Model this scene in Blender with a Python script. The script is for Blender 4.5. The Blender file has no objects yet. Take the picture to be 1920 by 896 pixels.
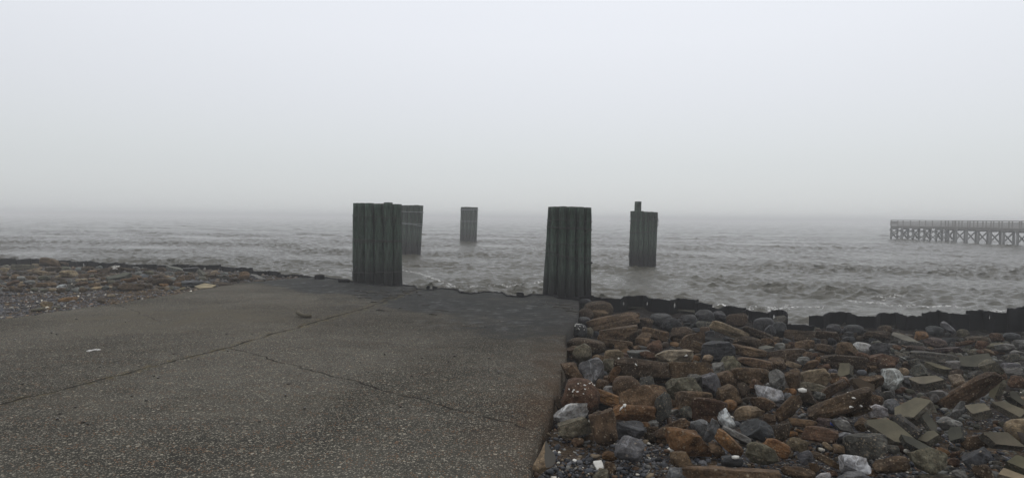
import bpy, bmesh, math, random
import numpy as np
from mathutils import Vector, Matrix

random.seed(7)
rng = np.random.default_rng(11)
S = bpy.context.scene
COL = S.collection

# ------------------------------------------------------------------ camera
EYE = 2.85                      # eye height above the water (m)
F = 1100.0                      # focal length in pixels of a 1920 px wide frame
pitch = math.atan(40.0 / F)
fwd = Vector((0, math.cos(pitch), -math.sin(pitch)))
rt0 = Vector((1, 0, 0)); up0 = rt0.cross(fwd)
roll = 0.0095
rt = (rt0 * math.cos(roll) + up0 * math.sin(roll)).normalized()
up = rt.cross(fwd).normalized()
cam = bpy.data.cameras.new('camera')
cam.sensor_width = 36.0
cam.lens = 36.0 * F / 1920.0
cam.clip_start = 0.05
cam.clip_end = 3000
camo = bpy.data.objects.new('camera', cam)
COL.objects.link(camo)
camo.matrix_world = Matrix(((rt.x, up.x, -fwd.x, 0), (rt.y, up.y, -fwd.y, 0), (rt.z, up.z, -fwd.z, EYE), (0, 0, 0, 1)))
S.camera = camo

# ------------------------------------------------------------------ world, sun, exposure
W = bpy.data.worlds.new('World'); S.world = W; W.use_nodes = True
nt = W.node_tree; nt.nodes.clear()
SUN_EL, SUN_ROT = math.radians(58), math.radians(20)
def wn(t, **k):
    n = nt.nodes.new(t)
    for a, b in k.items(): setattr(n, a, b)
    return n
sky = wn('ShaderNodeTexSky', sky_type='NISHITA', sun_disc=False, sun_elevation=SUN_EL, sun_rotation=SUN_ROT)
hs = wn('ShaderNodeHueSaturation'); hs.inputs['Saturation'].default_value = 0.25; hs.inputs['Value'].default_value = 0.5
nt.links.new(sky.outputs[0], hs.inputs['Color'])
b1 = wn('ShaderNodeBackground'); b1.inputs[1].default_value = 0.05
nt.links.new(hs.outputs[0], b1.inputs[0])
tc = wn('ShaderNodeTexCoord'); sx = wn('ShaderNodeSeparateXYZ'); nt.links.new(tc.outputs['Generated'], sx.inputs[0])
cr = wn('ShaderNodeValToRGB'); nt.links.new(sx.outputs['Z'], cr.inputs[0])
def srgb(r, g, b):
    f = lambda c: (c / 255 / 12.92) if c <= 10.3 else ((c / 255 + .055) / 1.055) ** 2.4
    return (f(r), f(g), f(b), 1)
stops = [(0.0, (189, 193, 195)), (0.03, (192, 196, 198)), (0.1, (200, 204, 206)), (0.19, (211, 214, 219)), (0.28, (221, 224, 230)), (0.37, (226, 229, 236)), (1.0, (232, 234, 236))]
el = cr.color_ramp.elements
el[0].position, el[0].color = stops[0][0], srgb(*stops[0][1])
el[1].position, el[1].color = stops[-1][0], srgb(*stops[-1][1])
for p, c in stops[1:-1]:
    e = el.new(p); e.color = srgb(*c)
b2 = wn('ShaderNodeBackground'); b2.inputs[1].default_value = 0.925
nt.links.new(cr.outputs[0], b2.inputs[0])
ad = wn('ShaderNodeAddShader'); nt.links.new(b1.outputs[0], ad.inputs[0]); nt.links.new(b2.outputs[0], ad.inputs[1])
wo = wn('ShaderNodeOutputWorld'); nt.links.new(ad.outputs[0], wo.inputs[0])

sl = bpy.data.lights.new('sun', 'SUN'); sl.energy = 0.5; sl.angle = math.radians(35); sl.color = (1, .97, .93)
so = bpy.data.objects.new('sun', sl); COL.objects.link(so)
so.rotation_euler = (math.radians(90) - SUN_EL, 0, math.radians(180) - SUN_ROT)

S.view_settings.view_transform = 'Standard'; S.view_settings.look = 'None'
S.view_settings.exposure = 0; S.view_settings.gamma = 1; S.view_settings.use_curve_mapping = False
S.render.engine = 'CYCLES'
S.cycles.max_bounces = 6; S.cycles.diffuse_bounces = 3; S.cycles.glossy_bounces = 3
S.cycles.volume_bounces = 2
S.cycles.use_denoising = True
S.cycles.denoiser = 'OPENIMAGEDENOISE'; S.cycles.denoising_input_passes = 'RGB_ALBEDO_NORMAL'; S.cycles.denoising_prefilter = 'ACCURATE'
HAZE_DENSITY = 0.0028

# ------------------------------------------------------------------ pixel <-> world helpers (layout only)
def ray(px, py):
    d = fwd * F + rt * (px - 960) - up * (py - 448)
    return d / F                         # length along fwd is 1 -> parameter = depth
def at_depth(px, py, d):
    return Vector((0, 0, EYE)) + ray(px, py) * d
def on_z(px, py, z):
    r = ray(px, py); return Vector((0, 0, EYE)) + r * ((z - EYE) / r.z)
def project(P):
    v = P - Vector((0, 0, EYE)); d = v.dot(fwd)
    return 960 + F * v.dot(rt) / d, 448 - F * v.dot(up) / d, d
def sstep(a, b, x):
    t = np.clip((x - a) / (b - a), 0, 1); return t * t * (3 - 2 * t)

def ramp_z(x, y):
    y = np.asarray(y, float)
    lo = 1.2 - .05 * y
    hi = .4 - .02 * (y - 16)
    k = sstep(14, 18, y)
    return lo * (1 - k) + hi * k
def hit(px, py, fn, add=0.0, t0=2.0, t1=60.0):
    r = ray(px, py); t = t0
    while t < t1:
        p = Vector((0, 0, EYE)) + r * t
        if p.z <= float(fn(p.x, p.y)) + add: return p
        t += .01
    return Vector((0, 0, EYE)) + r * t1

# ramp outline
END_PX = [(577, 520), (609, 521), (640, 525), (664, 529.5), (703, 535), (735, 537), (755, 535.6), (778, 538), (779.5, 542.5), (802, 544), (815, 544), (828, 541.5), (856, 543.5), (861, 549), (885, 551), (910, 548), (940, 549.5), (949, 555.5), (978, 557.5), (990, 555.5), (998, 553), (1020, 553.5), (1037, 554.5), (1045, 559), (1085, 562)]
LEFT_PX = [(577, 520), (520, 523.5), (440, 530), (330, 550), (220, 568), (110, 582), (0, 596.5)]
RIGHT_PX = [(1085, 562), (1086, 575), (1084, 590), (1079, 603), (1071, 612), (1068, 617), (1061, 627), (1057, 637), (1059, 645), (1063, 652), (1062, 664), (1058, 680), (1052, 700), (1047, 722), (1040, 745), (1033, 765), (1024, 785), (1011, 812), (1002, 838), (998, 862), (994, 893)]
endp = [hit(x, y, ramp_z) for x, y in END_PX]
leftp = [hit(x, y, ramp_z) for x, y in LEFT_PX]
rightp = [hit(x, y, ramp_z) for x, y in RIGHT_PX]
leftp += [Vector((-11.6, 6, 0)), Vector((-11.7, -5, 0))]
rightp += [Vector((rightp[-1].x - .35, 1.5, 0)), Vector((rightp[-1].x - 1.0, -5, 0))]
def poly_xy(pts): return np.array([(p.x, p.y) for p in pts])
def resample(P, n):
    d = np.r_[0, np.cumsum(np.hypot(*np.diff(P, axis=0).T))]
    s = np.linspace(0, d[-1], n)
    return np.c_[np.interp(s, d, P[:, 0]), np.interp(s, d, P[:, 1])]
LX = poly_xy(leftp)[::-1]; RX = poly_xy(rightp)[::-1]
def xleft(y): return np.interp(y, LX[:, 1], LX[:, 0])
ro = np.argsort(RX[:, 1])
def xright(y): return np.interp(y, RX[ro, 1], RX[ro, 0])

# walls: (pixel polyline, height) segments
WALL_R = [
 ([(1040, 557), (1062, 559.5), (1085, 555), (1108.5, 554), (1115, 555), (1131, 559.6), (1162, 559.6), (1176.8, 554), (1206, 553.7), (1222, 559.6), (1256, 562.7), (1271, 559), (1305.7, 561)], .36),
 ([(1307.7, 566), (1320, 568), (1331, 570)], .33),
 ([(1332, 575.5), (1348.6, 577.5), (1364.6, 572.5), (1394, 577.5)], .305),
 ([(1396, 581.5), (1401, 580), (1410, 583), (1442, 586), (1450, 581.5), (1457, 580.7), (1469.5, 582), (1475.5, 586), (1476.5, 588)], .295),
 ([(1477, 608), (1500, 609), (1521.5, 609)], .22),
 ([(1522, 590.8), (1543, 590.8), (1555, 585.4), (1572, 584), (1588.7, 584.5), (1606, 591.7), (1641, 592.5), (1650, 586.7), (1680, 586)], .35),
 ([(1680.5, 586), (1700, 592.8), (1732, 592.8)], .37),
 ([(1733.6, 585.8), (1760, 582.7), (1783, 587.7), (1814, 588)], .46),
 ([(1816.6, 582), (1843, 581), (1863.5, 586), (1893.6, 584.5)], .52),
 ([(1894, 578), (1920, 574.7), (1945, 580), (1985, 580), (2000, 575), (2040, 575), (2056, 581), (2100, 581), (2115, 576), (2160, 576)], .66),
]
WALL_L = [
 ([(-150, 484), (-120, 488), (-90, 484), (-60, 488), (-30, 484.5), (0, 484.5), (27.6, 484.5)], .47),
 ([(30, 487), (38, 486.2), (58, 485), (78, 485.7), (107, 488), (130.6, 487.7)], .45),
 ([(132, 490), (145, 491), (162.5, 489), (175.6, 490), (184, 492.5), (203, 493), (219, 492.5), (237.7, 494)], .43),
 ([(240.6, 496), (253.7, 496.5), (272.5, 495), (293, 495.4), (297, 497.6), (316, 497.6), (330.6, 495.4), (351, 495.4), (356.7, 497.6), (388.6, 496.8), (411.6, 496)], .40),
 ([(414.5, 499), (429, 500.5), (440.6, 502), (455, 501), (471, 502)], .39),
 ([(472.5, 507), (485.6, 508.5), (504.5, 507.5), (523, 510)], .37),
 ([(524, 514), (539, 515), (555, 514), (577, 517.5)], .30),
]
def seg_plan(seg):                        # neighbouring sheets overlap a little
    p = [on_z(x, y, seg[1]) for x, y in seg[0]]
    e = lambda a, b: a + Vector((a.x - b.x, 0, 0)).normalized() * .07
    return [e(p[0], p[1])] + p + [e(p[-1], p[-2])]
plan_R = [seg_plan(s) for s in WALL_R]
plan_L = [seg_plan(s) for s in WALL_L]
shore = np.array([(p.x, p.y) for pl in plan_L for p in pl] + [(p.x, p.y) for p in endp] + [(p.x, p.y) for pl in plan_R for p in pl])
shore = shore[np.argsort(shore[:, 0] / shore[:, 1])]
shore_u = shore[:, 0] / shore[:, 1]
def y_shore_u(u):                        # wall line as seen by direction x/y
    return np.interp(u, shore_u, shore[:, 1])
def y_shore(x):
    o = np.argsort(shore[:, 0]); return np.interp(x, shore[o, 0], shore[o, 1])

def sines(seed, n, lo, hi):
    r = np.random.default_rng(seed)
    k = 2 * math.pi / np.exp(r.uniform(np.log(lo), np.log(hi), n)); a = r.uniform(0, 2 * math.pi, n); ph = r.uniform(0, 6.28, n)
    def f(x, y):
        x = np.asarray(x, float); y = np.asarray(y, float); o = 0
        for i in range(n): o = o + np.sin(k[i] * (x * math.cos(a[i]) + y * math.sin(a[i])) + ph[i])
        return o / math.sqrt(n)
    return f
gnoise = sines(3, 14, .5, 4)
def ground_z(x, y):
    x = np.asarray(x, float); y = np.asarray(y, float)
    rz = ramp_z(x, y)
    zr = 1.28 - .09 * y
    zr = np.where(zr < .06, .06 + (zr - .06) * .25, zr)
    zl = rz - .045 + .05 * sstep(.5, 5, xleft(y) - x)
    xl, xr = xleft(y), xright(y)
    z = rz - .30
    z = np.where(x > xr + .02, zr, z)
    z = np.where(x < xl - .02, zl, z)
    near_edge = np.clip(np.minimum(np.abs(x - xr), np.abs(x - xl)) / .8, 0, 1)
    z = z + gnoise(x, y) * .02 * near_edge
    ys = y_shore(x)
    z = np.where(y > ys - .1, np.minimum(z, z - (y - ys + .1) * 1.2), z)
    return np.maximum(z, -1.4)
def g1(x, y): return float(ground_z(x, y))

# ------------------------------------------------------------------ object helpers
def tag(o, label=None, cat=None, group=None, kind=None):
    if label: o['label'] = label
    if cat: o['category'] = cat
    if group: o['group'] = group
    if kind: o['kind'] = kind
    return o
def link(name, me, mat=None, parent=None, smooth=True, loc=None):
    o = bpy.data.objects.new(name, me); COL.objects.link(o)
    if mat is not None:
        for m in (mat if isinstance(mat, (list, tuple)) else [mat]): me.materials.append(m)
    if smooth: me.polygons.foreach_set('use_smooth', np.ones(len(me.polygons), bool))
    if parent: o.parent = parent
    if loc is not None: o.location = loc
    return o
def mesh_np(name, verts, faces):
    me = bpy.data.meshes.new(name)
    verts = np.asarray(verts, np.float32); faces = np.asarray(faces, np.int32)
    n, k = faces.shape
    me.vertices.add(len(verts)); me.vertices.foreach_set('co', verts.ravel())
    me.loops.add(n * k); me.loops.foreach_set('vertex_index', faces.ravel())
    me.polygons.add(n)
    me.polygons.foreach_set('loop_start', np.arange(0, n * k, k, dtype=np.int32))
    me.polygons.foreach_set('loop_total', np.full(n, k, np.int32))
    me.update(calc_edges=True); me.validate()
    return me
def grid_faces(nr, nc):
    a = np.arange(nr * nc).reshape(nr, nc)
    return np.stack([a[:-1, :-1], a[:-1, 1:], a[1:, 1:], a[1:, :-1]], -1).reshape(-1, 4)
def empty(name, loc=(0, 0, 0)):
    o = bpy.data.objects.new(name, None); COL.objects.link(o); o.location = loc; o.empty_display_size = .2
    return o
class MB:
    def __init__(s): s.v = []; s.f = []
    def box(s, p0, p1, w, h, upv=Vector((0, 0, 1))):     # bar from p0 to p1
        d = (p1 - p0).normalized(); side = d.cross(upv)
        if side.length < 1e-4: side = d.cross(Vector((1, 0, 0)))
        side.normalize(); u = side.cross(d).normalized(); b = len(s.v)
        for p in (p0, p1):
            for a, c in ((-1, -1), (1, -1), (1, 1), (-1, 1)): s.v.append(p + side * a * w / 2 + u * c * h / 2)
        for q in ((0, 1, 2, 3), (7, 6, 5, 4), (4, 5, 1, 0), (5, 6, 2, 1), (6, 7, 3, 2), (7, 4, 0, 3)): s.f.append([b + i for i in q])
        return s
    def tube(s, pts, r, n=6, closed=False):
        b = len(s.v); m = len(pts)
        for i, p in enumerate(pts):
            a = pts[(i + 1) % m] if (closed or i < m - 1) else p
            c = pts[i - 1] if (closed or i > 0) else p
            d = (a - c).normalized(); s1 = d.cross(Vector((0, 0, 1)))
            if s1.length < 1e-3: s1 = d.cross(Vector((1, 0, 0)))
            s1.normalize(); s2 = s1.cross(d)
            rr = r[i] if isinstance(r, (list, tuple)) else r
            for k in range(n):
                t = 2 * math.pi * k / n; s.v.append(p + s1 * rr * math.cos(t) + s2 * rr * math.sin(t))
        for i in range(m if closed else m - 1):
            for k in range(n):
                i2 = (i + 1) % m
                s.f.append([b + i * n + k, b + i * n + (k + 1) % n, b + i2 * n + (k + 1) % n, b + i2 * n + k])
        if not closed:
            s.f.append([b + k for k in range(n)][::-1]); s.f.append([b + (m - 1) * n + k for k in range(n)])
        return s
    def build(s, name, mat, parent=None, smooth=False):
        me = bpy.data.meshes.new(name); me.from_pydata([tuple(v) for v in s.v], [], s.f); me.update()
        o = link(name, me, mat, None, smooth)
        if parent: o.parent = parent; o.matrix_parent_inverse = Matrix.Translation(-parent.location)
        return o

# ------------------------------------------------------------------ materials
class NT:
    def __init__(s, name):
        s.m = bpy.data.materials.new(name); s.m.use_nodes = True; s.t = s.m.node_tree
        s.b = s.t.nodes['Principled BSDF']
        s.out = s.t.nodes['Material Output']
    def n(s, t, **k):
        n = s.t.nodes.new(t)
        for a, b in k.items(): setattr(n, a, b)
        return n
    def l(s, a, b): s.t.links.new(a, b)
    def math(s, op, a, b=None, c=None, clamp=False):
        n = s.n('ShaderNodeMath', operation=op, use_clamp=clamp)
        for i, v in enumerate((a, b, c)):
            if v is None: continue
            if isinstance(v, (int, float)): n.inputs[i].default_value = v
            else: s.l(v, n.inputs[i])
        return n.outputs[0]
    def vmath(s, op, a, b):
        n = s.n('ShaderNodeVectorMath', operation=op)
        for i, v in enumerate((a, b)):
            if isinstance(v, (tuple, list)): n.inputs[i].default_value = v
            else: s.l(v, n.inputs[i])
        return n
    def noise(s, co, scale, detail=4, rough=.55, out='Fac', dist=0):
        n = s.n('ShaderNodeTexNoise'); n.inputs['Scale'].default_value = scale; n.inputs['Detail'].default_value = detail
        n.inputs['Roughness'].default_value = rough; n.inputs['Distortion'].default_value = dist; s.l(co, n.inputs['Vector']); return n.outputs[out]
    def vor(s, co, scale, feature='F1'):
        n = s.n('ShaderNodeTexVoronoi', feature=feature); n.inputs['Scale'].default_value = scale; s.l(co, n.inputs['Vector']); return n
    def rng(s, v, a, b, c=0., d=1.):
        n = s.n('ShaderNodeMapRange', interpolation_type='SMOOTHSTEP'); s.l(v, n.inputs[0])
        for i, x in enumerate((a, b, c, d)): n.inputs[i + 1].default_value = x
        return n.outputs[0]
    def mix(s, f, a, b, mode='MIX'):
        n = s.n('ShaderNodeMix', data_type='RGBA', blend_type=mode)
        for i, v in ((0, f), (6, a), (7, b)):
            if isinstance(v, (int, float)): n.inputs[i].default_value = v
            elif isinstance(v, (tuple, list)): n.inputs[i].default_value = (*v, 1) if len(v) == 3 else v
            else: s.l(v, n.inputs[i])
        return n.outputs[2]
    def bump(s, h, strength, dist, normal=None):
        n = s.n('ShaderNodeBump'); n.inputs['Strength'].default_value = strength; n.inputs['Distance'].default_value = dist
        s.l(h, n.inputs['Height'])
        if normal is not None: s.l(normal, n.inputs['Normal'])
        s.l(n.outputs[0], s.b.inputs['Normal']); return n.outputs[0]
    def set(s, **k):
        for a, v in k.items():
            i = s.b.inputs[a]
            if isinstance(v, (int, float)): i.default_value = v
            elif isinstance(v, tuple): i.default_value = (*v, 1) if len(v) == 3 else v
            else: s.l(v, i)
    def obj(s): return s.n('ShaderNodeTexCoord').outputs['Object']
    def sepc(s, c):
        n = s.n('ShaderNodeSeparateColor'); s.l(c, n.inputs[0]); return n.outputs

# --- exposed-aggregate concrete of the ramp
def line_mask(T, xy, P1, P2, width, t0=-.02, t1=1.02):
    d = Vector((P2.x - P1.x, P2.y - P1.y)); L = d.length; d /= L; n = Vector((-d.y, d.x))
    c = n.dot(Vector((P1.x, P1.y))); a = d.dot(Vector((P1.x, P1.y)))
    dn = T.vmath('DOT_PRODUCT', xy, (n.x, n.y, 0)).outputs['Value']
    da = T.vmath('DOT_PRODUCT', xy, (d.x, d.y, 0)).outputs['Value']
    dist = T.math('ABSOLUTE', T.math('SUBTRACT', dn, c))
    m = T.rng(dist, width, width * .45, 0, 1)
    t = T.math('DIVIDE', T.math('SUBTRACT', da, a), L)
    return T.math('MULTIPLY', m, T.math('MULTIPLY', T.rng(t, t0, t0 + .02), T.rng(t, t1, t1 - .02)))
T = NT('ramp_concrete'); co = T.obj()
big = T.noise(co, .35, 3); mid = T.noise(co, 2.2, 5); 
v1 = T.vor(co, 58); v2 = T.vor(co, 26); v3 = T.vor(co, 110)
c1 = T.sepc(v1.outputs['Color']); c2 = T.sepc(v2.outputs['Color']); c3 = T.sepc(v3.outputs['Color'])
base = T.mix(T.rng(big, .35, .65), (.038, .0365, .031), (.088, .083, .07))
base = T.mix(T.rng(mid, .3, .75), base, T.mix(1, base, (.72, .72, .74), 'MULTIPLY'))
stone1 = T.mix(c1[1], (.014, .013, .011), (.40, .365, .295))
stone1 = T.mix(T.math('GREATER_THAN', c1[2], .8), stone1, (.2, .11, .06))
m1 = T.math('MULTIPLY', T.math('LESS_THAN', v1.outputs['Distance'], .42), T.math('GREATER_THAN', c1[0], .35))
colr = T.mix(T.math('MULTIPLY', m1, .85), base, stone1)
m2 = T.math('MULTIPLY', T.math('LESS_THAN', v2.outputs['Distance'], .36), T.math('GREATER_THAN', c2[0], .9))
colr = T.mix(T.math('MULTIPLY', m2, .9), colr, T.mix(c2[1], (.08, .068, .05), (.42, .38, .3)))
m3 = T.math('MULTIPLY', T.math('LESS_THAN', v3.outputs['Distance'], .4), T.math('GREATER_THAN', c3[0], .6))
colr = T.mix(T.math('MULTIPLY', m3, .7), colr, T.mix(c3[1], (.04, .038, .034), (.42, .38, .3)))
# tan smooth silt film, dark wet margin (attributes of the surface)
at = T.n('ShaderNodeAttribute', attribute_name='wet'); at2 = T.n('ShaderNodeAttribute', attribute_name='silt'); at3 = T.n('ShaderNodeAttribute', attribute_name='rust')
wetn = T.noise(co, 1.1, 5, .6)
wet = T.math('MULTIPLY', at.outputs['Fac'], T.rng(wetn, .2, .55, .65, 1))
colr = T.mix(T.math('MULTIPLY', at2.outputs['Fac'], T.rng(T.noise(co, 1.3, 6, .65), .36, .62, .15, .85)), colr, (.104, .091, .068))
colr = T.mix(T.math('MULTIPLY', at3.outputs['Fac'], T.rng(mid, .3, .6, .2, .75)), colr, (.07, .045, .028))
colr = T.mix(wet, colr, T.mix(T.math('MULTIPLY', T.rng(at.outputs['Fac'], .75, 1.0), .75), T.mix(1, colr, (.5, .5, .49), 'MULTIPLY'), (.03, .032, .0325)))
# joints
wob = T.n('ShaderNodeTexNoise'); wob.inputs['Scale'].default_value = 2.5; wob.inputs['Detail'].default_value = 6; T.l(co, wob.inputs['Vector'])
wv = T.vmath('SCALE', T.vmath('SUBTRACT', wob.outputs['Color'], (.5, .5, .5)).outputs[0], (0, 0, 0)); wv.inputs['Scale'].default_value = .3
xy = T.vmath('ADD', co, wv.outputs[0]).outputs[0]
def rp(x, y): return hit(x, y, ramp_z)
J = [(rp(0, 758), rp(392, 660), .03), (rp(392, 660), rp(600, 601), .04), (rp(600, 601), rp(785, 541), .06), (rp(436, 653), rp(985, 802), .022), (rp(212, 567), rp(300, 602), .014)]
jm = None
for a, b, w in J:
    m = line_mask(T, xy, a, b, w)
    jm = m if jm is None else T.math('MAXIMUM', jm, m)
hm = None
for a, b, w in J[:3]:
    m = line_mask(T, xy, a, b, w * 4.5); hm = m if hm is None else T.math('MAXIMUM', hm, m)
colr = T.mix(T.math('MULTIPLY', hm, T.rng(T.noise(co, 9, 4), .45, .7, 0, .75)), colr, (.12, .095, .045))
colr = T.mix(T.math('MULTIPLY', jm, T.rng(T.noise(co, 2.2, 5),   .36, .6, .5, .9)), colr, (.016, .014, .011))
wpud = T.math('MULTIPLY', at.outputs['Fac'], T.math('MULTIPLY', T.rng(T.noise(co, 3.1, 5, .7), .44, .7), T.rng(T.noise(co, .8, 2), .4, .6, .3, 1)))
rough = T.math('SUBTRACT', .95, T.math('MULTIPLY', wpud, .42))
T.set(**{'Base Color': colr, 'Roughness': rough, 'Specular IOR Level': T.math('ADD', T.math('ADD', .015, T.math('MULTIPLY', wet, .03)), T.math('MULTIPLY', wpud, .11))})
hgt = T.math('ADD', T.math('MULTIPLY', T.math('SUBTRACT', 1, v1.outputs['Distance']), .5), T.math('ADD', T.math('MULTIPLY', m2, .35), T.math('MULTIPLY', jm, -3)))
hgt = T.math('MULTIPLY', hgt, T.rng(wpud, 0, 1, 1, .15))
T.bump(hgt, .55, .008)
M_RAMP = T.m

# --- gravel / shore ground
T = NT('shore_gravel'); co = T.obj()
v = T.vor(co, 55); vb = T.vor(co, 20); c = T.sepc(v.outputs['Color']); cb = T.sepc(vb.outputs['Color'])
bs = T.mix(c[0], (.012, .013, .015), (.075, .075, .08))
bs = T.mix(T.math('GREATER_THAN', c[1], .78), bs, (.1, .06, .035))
bs = T.mix(T.math('GREATER_THAN', c[2], .95), bs, (.5, .47, .4))
bs = T.mix(T.rng(T.noise(co, .9, 4), .4, .62), bs, T.mix(c[0], (.03, .02, .012), (.1, .068, .04)))
at = T.n('ShaderNodeAttribute', attribute_name='damp_gap_shade')
bs = T.mix(at.outputs['Fac'], bs, T.mix(1, bs, (.16, .14, .125), 'MULTIPLY'))  # darkens the ground colour: painted shade between heaped rocks, and damp shore
T.set(**{'Base Color': bs, 'Roughness': .8, 'Specular IOR Level': .1})
T.bump(T.math('SUBTRACT', T.math('MULTIPLY', T.noise(co, 6, 4), .6), T.math('ADD', v.outputs['Distance'], vb.outputs['Distance'])), .9, .03)
M_GRAVEL = T.m

# --- pebbles carry their own colour
T = NT('pebble'); a = T.n('ShaderNodeAttribute', attribute_name='col'); co = T.obj()
T.set(**{'Base Color': T.mix(.6, a.outputs['Color'], T.mix(T.noise(co, 60, 3), (.3, .3, .3), (1.4, 1.4, 1.4)), 'MULTIPLY'), 'Roughness': .6, 'Specular IOR Level': .18})
T.bump(T.noise(co, 90, 3), .5, .006)
M_PEB = T.m

# --- rocks: object colour drives the base
def rock_mat(name, fleck, vein, var, rough, spec=.4, scale=1.):
    T = NT(name); oi = T.n('ShaderNodeObjectInfo'); co0 = T.obj()
    rnd = T.vmath('SCALE', (1, 1, 1), (0, 0, 0)); T.l(T.math('MULTIPLY', oi.outputs['Random'], 37.), rnd.inputs['Scale'])
    co = T.vmath('ADD', co0, rnd.outputs[0]).outputs[0]
    base = oi.outputs['Color']
    n1 = T.noise(co, 3.2 * scale, 5, .62); n2 = T.noise(co, 16 * scale, 6, .7); n3 = T.noise(co, 60 * scale, 4, .7)
    col = T.mix(T.rng(n1, .36, .64), T.mix(1, base, (1 - var, 1 - var, 1 - var * .95), 'MULTIPLY'), T.mix(1, base, (1 + var, 1 + var * .93, 1 + var * .85), 'MULTIPLY'))
    col = T.mix(T.rng(n2, .38, .66, 0, .95), col, T.mix(1, col, (.36, .33, .31), 'MULTIPLY'))
    col = T.mix(T.rng(n3, .5, .72, 0, .7), col, T.mix(1, col, (2.3, 2.1, 1.85), 'MULTIPLY'))
    h = T.math('ADD', T.math('MULTIPLY', n2, .9), T.math('MULTIPLY', n3, .35))
    if fleck:
        v = T.vor(co, 70 * scale); c = T.sepc(v.outputs['Color'])
        vb = T.vor(co, 36 * scale); cb = T.sepc(vb.outputs['Color'])
        m = T.math('MULTIPLY', T.math('LESS_THAN', v.outputs['Distance'], .4), T.math('GREATER_THAN', c[0], 1 - fleck))
        col = T.mix(T.math('MULTIPLY', m, .8), col, T.mix(T.math('POWER', c[1], 2.2), T.mix(1, base, (.5, .5, .5), 'MULTIPLY'), (.26, .2, .13)))
        mb = T.math('MULTIPLY', T.math('LESS_THAN', vb.outputs['Distance'], .38), T.math('GREATER_THAN', cb[0], 1 - fleck * .5))
        col = T.mix(T.math('MULTIPLY', mb, .7), col, T.mix(T.math('POWER', cb[1], 3), T.mix(1, base, (.7, .65, .6), 'MULTIPLY'), (.34, .28, .2)))
        h = T.math('ADD', h, T.math('ADD', T.math('MULTIPLY', m, .22), T.math('MULTIPLY', mb, .4)))
    if vein:
        w = T.math('ABSOLUTE', T.math('SUBTRACT', T.noise(co, 2.3 * scale, 3, .5, dist=.8), .5))
        col = T.mix(T.math('MULTIPLY', T.rng(w, .02, .0), vein), col, T.mix(1, base, (2.6, 2.6, 2.6), 'MULTIPLY'))
    T.set(**{'Base Color': col, 'Roughness': rough, 'Specular IOR Level': spec})
    T.bump(h, .9, .022 / scale)
    return T.m
M_BROWN = rock_mat('brown_conglomerate', .5, 0, .4, .75, .16)
M_GREY = rock_mat('grey_stone', .08, .5, .32, .6, .25)
M_TAN = rock_mat('tan_sandstone', .3, 0, .25, .75, .25)
M_AGG = rock_mat('broken_aggregate', .65, 0, .35, .75, .18)
T = NT('cast_face'); oi = T.n('ShaderNodeObjectInfo'); co = T.obj()
n1 = T.noise(co, 4, 5, .6); n2 = T.noise(co, 40, 5, .7)
cl = T.mix(T.rng(n1, .3, .7), T.mix(1, oi.outputs['Color'], (.72, .7, .64), 'MULTIPLY'), T.mix(1, oi.outputs['Color'], (1.22, 1.15, 1.0), 'MULTIPLY'))
cl = T.mix(T.rng(n2, .55, .75, 0, .5), cl, T.mix(1, cl, (.6, .6, .6), 'MULTIPLY'))
T.set(**{'Base Color': cl, 'Roughness': .8, 'Specular IOR Level': .12}); T.bump(n2, .35, .01)
M_FACE = T.m

# --- timber
T = NT('creosote_timber'); g = T.n('ShaderNodeNewGeometry'); co = T.obj(); oi = T.n('ShaderNodeObjectInfo')
mp = T.n('ShaderNodeMapping'); mp.inputs['Scale'].default_value = (1, 1, .06); T.l(co, mp.inputs['Vector'])
mp2 = T.n('ShaderNodeMapping'); mp2.inputs['Scale'].default_value = (1, 1, .25); T.l(co, mp2.inputs['Vector'])
gr = T.rng(T.noise(mp.outputs[0], 26, 6, .75), .3, .7); pt = T.noise(mp2.outputs[0], 4.5, 5, .6); sp = T.noise(co, 30, 4, .7)
z = T.n('ShaderNodeSeparateXYZ'); T.l(g.outputs['Position'], z.inputs[0])
zz = T.math('ADD', z.outputs['Z'], T.math('MULTIPLY', T.math('SUBTRACT', pt, .5), 1.1))
cl = T.mix(gr, (.004, .0045, .004), (.04, .039, .033))
alg = T.math('MULTIPLY', T.rng(zz, .4, 1.9, .15, 1), T.rng(pt, .36, .58, .3, 1))
cl = T.mix(T.math('MULTIPLY', alg, .7), cl, T.mix(gr, (.012, .024, .016), (.105, .175, .122)))
cl = T.mix(T.rng(T.noise(mp2.outputs[0], 2.1, 3), .55, .7, 0, .45), cl, (.03, .019, .013))
cl = T.mix(T.rng(zz, 1.3, .25), cl, T.mix(1, cl, (.36, .36, .38), 'MULTIPLY'))
cl = T.mix(T.rng(sp, .6, .8, 0, .4), cl, T.mix(1, cl, (1.8, 1.8, 1.7), 'MULTIPLY'))
stk = T.noise(mp.outputs[0], 9, 3, .5)
cl = T.mix(T.rng(stk, .5, .68, 0, .8), cl, T.mix(1, cl, (.3, .29, .27), 'MULTIPLY'))
cl = T.mix(T.math('MULTIPLY', T.rng(stk, .46, .32), T.rng(zz, .8, 2.4, .1, .8)), cl, T.mix(gr, (.04, .05, .042), (.15, .175, .145)))
cl = T.mix(T.math('MULTIPLY', oi.outputs['Random'], .45), cl, T.mix(1, cl, (.6, .58, .55), 'MULTIPLY'))
T.set(**{'Base Color': cl, 'Roughness': .72, 'Specular IOR Level': .3}); T.bump(T.math('ADD', gr, T.math('MULTIPLY', sp, .3)), .7, .02)
M_TIMBER = T.m
T = NT('sawn_top'); co = T.obj(); T.set(**{'Base Color': T.mix(T.noise(co, 25, 4), (.06, .06, .052), (.16, .155, .135)), 'Roughness': .85}); T.bump(T.noise(co, 40, 4), .5, .01); M_TOP = T.m
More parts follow.
